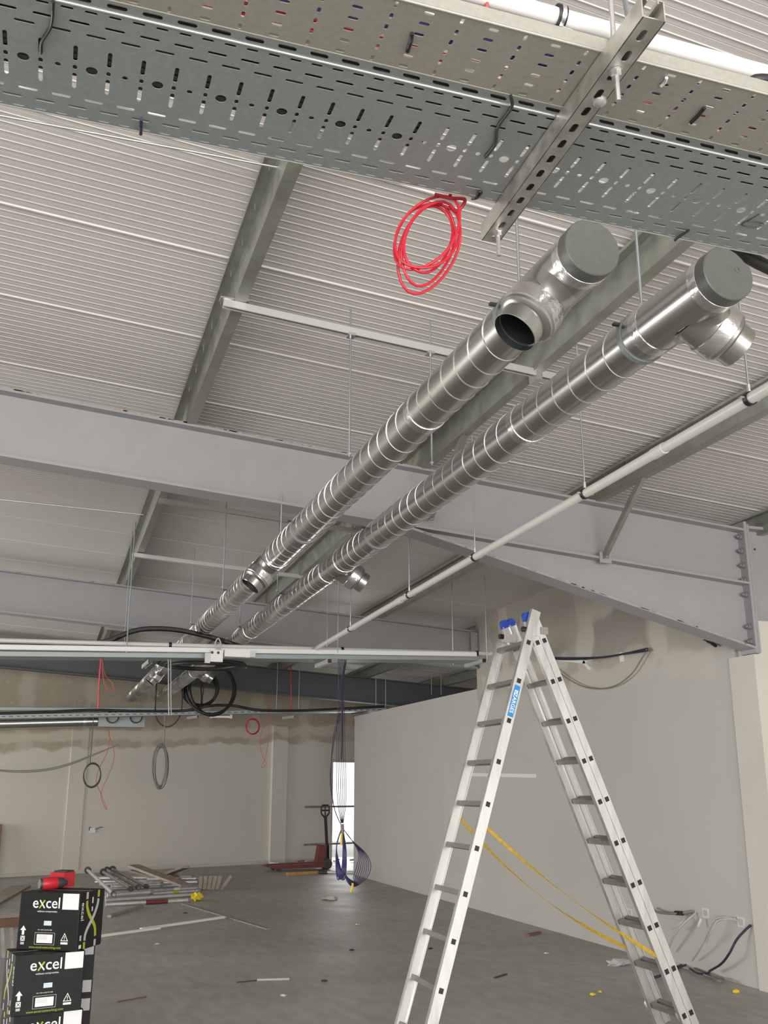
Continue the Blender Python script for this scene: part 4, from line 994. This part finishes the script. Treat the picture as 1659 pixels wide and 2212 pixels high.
# ------------------------------------------------------------------ scaffold pile and things on the floor
tube_px = [((228,1954),(412,1944),.03),((228,1945),(428,1932),.03),((228,1938),(432,1924),.03),((228,1930),(436,1918),.03),((230,1920),(400,1912),.03),((215,1911),(395,1904),.03),((205,1905),(428,1901),.03),((210,1897),(420,1895),.03),((232,1934),(330,1927),.085),((300,1908),(432,1905),.085),((240,1915),(352,1910),.085),((318,1899),(430,1898),.085)]
words = ('lowest, front of the pile','second from the front','third from the front','fourth from the front','mid pile','behind the middle','second from the back','at the back of the pile','short one lying on the front tubes','short one lying toward the offcuts','short one under the slanting legs','short one under the longest board')
for k, (a, b, z) in enumerate(tube_px):
    A, B = at(*a, Z=z), at(*b, Z=z)
    st = thing('scaffold_tube', 'aluminium scaffold tube lying in the pile, '+words[k], 'scaffold tube', group='scaffold tubes')
    MB().cyl(A, B, .027, 10).build('tube', SCAF, st, 50)
    if k == 0: MB().cyl(A.lerp(B,.46), A.lerp(B,.72), .029, 10).build('red_sleeve', REDP, st, 50)
    if k in (2, 3): MB().cyl(A.lerp(B,.70), A.lerp(B,.76), .030, 10).build('collar', WHITE if k == 3 else LIME, st, 50)
    MB().cyl(B+(A-B).normalized()*.05, B, .034, 10).build('end_fitting', SCAFD, st, 50)
for k, (a, b) in enumerate((((190,1880),(246,1932)),((224,1884),(284,1921)),((232,1880),(300,1918)),((244,1878),(318,1916)))):
    A, B = at(*a, Z=.27), at(*b, Z=.145)
    st = thing('scaffold_upright', 'scaffold leg with a dark foot slanting over the pile, %s' % ('standing apart','left of three','middle of three','right of three')[k], 'scaffold upright', group='scaffold uprights')
    MB().cyl(A, B, .026, 10).build('tube', SCAFD if k != 0 else SCAF, st, 50)
    MB().cyl(A+(A-B).normalized()*.04, A, .055, 12).build('foot', DARK, st, 50)
    MB().cyl(B, B+(A-B).normalized()*.08, .036, 10).build('end_collar', DARK, st, 50)
for k, (a, b, w) in enumerate((((288,1870),(402,1913),.22),((282,1881),(345,1898),.14),((402,1873),(362,1888),.14),((375,1888),(385,1902),.12))):
    plank('scaffold_board', 'weathered board thrown on the scaffold pile, %s' % ('longest one','shorter one beneath it','tilted one crossing it','small one under the crossing')[k], at(*a, Z=(.36,.2,.3,.1)[k]), at(*b, Z=(.12,.08,.12,.075)[k]), w, .035, WOOD, 'board', 'weathered boards on the pile')
for k in range(6):
    x = 432+k*9; a = at(x, 1921, Z=.02); b = at(x+(2+k*1.6 if k < 5 else 22), 1892, Y=a.y)
    plank('timber_offcut', 'short upright timber offcut at the end of the pile%s' % ('' if k < 5 else ', fallen sideways'), a, b, .05, .04, WOOD, 'offcut', 'upright offcuts' if k < 5 else None)
yb_ = thing('yellow_bag', 'crumpled yellow plastic bag at the end of the scaffold tubes', 'bag', at(424,1946,Z=.0))
bm = bmesh.new(); bmesh.ops.create_icosphere(bm, subdivisions=3, radius=.1)
for v in bm.verts:
    n = v.co.normalized(); k = 1+.22*math.sin(9*n.x+4*n.z)+.15*math.sin(13*n.y-5*n.x); v.co = Vector((n.x*.085, n.y*.07, n.z*.055))*k + Vector((0,0,.058))
me_ = bpy.data.meshes.new('bag'); bm.to_mesh(me_); bm.free(); link('bag', me_, YELP, yb_, 30)
def floor_bar(name, label, a, b, w, h, m, cat, grp=None):
    A, B = at(*a, Z=h/2+.001), at(*b, Z=h/2+.001); return tag(MB().beam(A, B, w, h).build(name, m), label, cat, grp)
floor_bar('trunking_length', 'white trunking length on the floor beside the boxes', (215,2022), (345,2004), .04, .025, TRUNK, 'trunking', 'white trunking lengths')
floor_bar('trunking_length', 'long white trunking on the floor meeting the grey strip', (304,2007), (484,1981), .04, .025, TRUNK, 'trunking', 'white trunking lengths')
floor_bar('metal_strip', 'thin dark metal strip lying past the white trunking', (395,1952), (580,2007), .05, .012, SCAFD, 'strip')
floor_bar('timber_batten', 'grey batten on the floor in front of the scaffold tubes', (236,1979), (307,1957), .05, .03, WOOD, 'batten')
floor_bar('timber_batten', 'orange timber batten on the floor before the pallet truck', (620,1888), (688,1884), .07, .05, PINE, 'batten')
sl = thing('spirit_level', 'dark and silver tube lying between batten and partition', 'tube')
A, B, D_ = at(688,1884,Z=.03), at(707,1884,Z=.03), at(766,1884,Z=.03)
MB().cyl(A, B, .035, 10).build('grip', DARK, sl, 50); MB().cyl(B, D_, .026, 10).build('shaft', SCAF, sl, 50)
floor_bar('rusty_strip', 'rusty thin strip lying alone on the floor by the boxes', (253,2164), (316,2153), .015, .006, WOODB, 'strip')
floor_bar('offcut_strip', 'pale green grey strip on the open floor', (555,2116), (625,2114), .03, .015, GREYL, 'strip')
floor_bar('offcut_strip', 'dark twig thin offcut beside the pale strip', (512,2122), (560,2117), .012, .006, DARK, 'strip')
floor_bar('offcut_strip', 'dark chip on the floor between the ladder legs', (1068,2112), (1094,2104), .02, .008, DARK, 'debris')
floor_bar('offcut_strip', 'brown scrap on the floor near the right wall', (1140,2020), (1166,2014), .05, .02, WOODB, 'debris')
def scrap(label, px, rx, ry, rz_, m, name='plaster_scrap', cat='debris', grp=None):
    bm = bmesh.new(); bmesh.ops.create_icosphere(bm, subdivisions=2, radius=1)
    for v in bm.verts:
        n = v.co.copy(); k = 1+.25*math.sin(5*n.x+3*n.y+px[0])+.18*math.sin(7*n.z-4*n.y)
        v.co = Vector((n.x*rx*k, n.y*ry*k, max(n.z, -.3)*rz_*k+.3*rz_*1.3))
    me_ = bpy.data.meshes.new(name); bm.to_mesh(me_); bm.free()
    o = link(name, me_, m, None, 40); o.location = at(*px, Z=0); return tag(o, label, cat, grp)
scrap('crumpled white film on the floor behind the ladder leg', (1336,2086), .11, .05, .045, GREYL, 'plastic_film', 'film')
scrap('flat pale plaster crumb pile below purple bundle', (712,1943), .12, .1, .03, CREAM)
scrap('small yellow scrap on the floor by the right wall', (1590,2145), .03, .02, .02, YELP, 'yellow_scrap')
scrap('small yellow scrap on the floor between the ladder legs', (1280,2150), .022, .018, .015, YELP, 'yellow_scrap')
scrap('tiny yellow scrap beside another between the ladder legs', (1296,2144), .016, .014, .01, YELP, 'yellow_scrap')
for k, (x, y) in enumerate(((400,1973),(772,1998),(760,2053),(612,2152),(700,2120),(340,2040),(930,2050),(1180,2060))):
    scrap('small loose chip lying on the bare concrete floor', (x, y), .025, .02, .01, CREAM if k % 2 else DARK, 'floor_chip', 'debris', 'loose chips on the floor')

# ------------------------------------------------------------------ pallet truck, door rails, socket
pt = thing('pallet_truck', 'dark red pallet truck parked in front of the far door', 'pallet truck', (5.47, 20.35, 0), math.radians(4))
for s in (-1, 1):
    MB().prism([(-1.05,.06),(-1.15,.075),(-1.05,.11),(.0,.13),(.0,.05),(-.95,.05)], lambda u, v, t: (u, t, v), s*.2-.08, s*.2+.08).build('fork', REDP, pt)
    MB().cyl((-.93,s*.2-.05,.042), (-.93,s*.2+.05,.042), .042, 14).build('load_roller', DARK, pt, 40)
    MB().cyl((.11,s*.09-.03,.1), (.11,s*.09+.03,.1), .1, 20).build('steer_wheel', DARK, pt, 40)
MB().prism([(-.12,.05),(.02,.05),(.10,.47),(-.05,.48)], lambda u, v, t: (u, t, v), -.10, .10).build('pump_frame', REDP, pt)
MB().cyl((.11,0,.12), (.10,0,.46), .075, 14).build('hydraulic_pump', BLACK, pt, 40)
MB().beam((.14,0,.34), (.09,0,1.02), .05, .05).build('handle_shaft', BLACK, pt)
MB().tube([(.085+y, 0, z) for k, (y, z) in enumerate(((-.02,1.0),(-.085,1.07),(-.085,1.18),(-.06,1.23),(.06,1.23),(.085,1.18),(.085,1.07),(.02,1.0)))], .018, 8, closed=True).build('handle_loop', BLACK, pt, 50)
MB().tube([(.0,0,1.13),(.17,0,1.13)], .014, 8).build('handle_bar', BLACK, pt)
MB().tube([(.085,0,1.02),(.085,0,1.22)], .016, 8).build('control_lever', BLACK, pt)
for z, lab in ((1.16, 'upper'), (.36, 'lower')):
    a, b = bw(S0-.75, -.1), bw(S1+.2, -.1)
    tag(MB().cyl((a.x,a.y,z), (b.x,b.y,z), .022, 8).build('guard_rail', SCAFD, smooth=50), '%s guard rail across the bright far doorway' % lab, 'rail', 'guard rails at the far door')
for k in range(7):
    p = bw(S0-1.6+.33*k, -.5-.12*(k % 3)); a = random.uniform(0, 3)
    tag(MB().beam((p.x,p.y,.03+.015*(k%2)), (p.x+.5*math.cos(a), p.y+.2*math.sin(a), .04+.02*(k%3)), .08, .03).build('rubble_offcut', (PVCG, WOOD, WOODB, GREYL)[k % 4]), 'loose offcut in the heap behind the pallet truck', 'offcut', 'offcuts behind the pallet truck')
sdist = bw_at_x(251); p = bw(sdist, -.01)
so = thing('wall_socket', 'white socket plate on the back wall with a wire tail', 'socket', (p.x, p.y, .78), math.atan2(bd.y, bd.x))
MB().box(-.055,.055,-.02,0,-.045,.045).build('plate', WHITE, so); MB().box(-.07,-.03,-.008,0,-.005,.06).build('back_box', DARK, so)
MB().tube(spline([(.04,-.015,.02),(.09,-.03,.03),(.15,-.02,.055),(.2,-.02,.05)]), .006, 6).build('wire_tail', DARK, so)
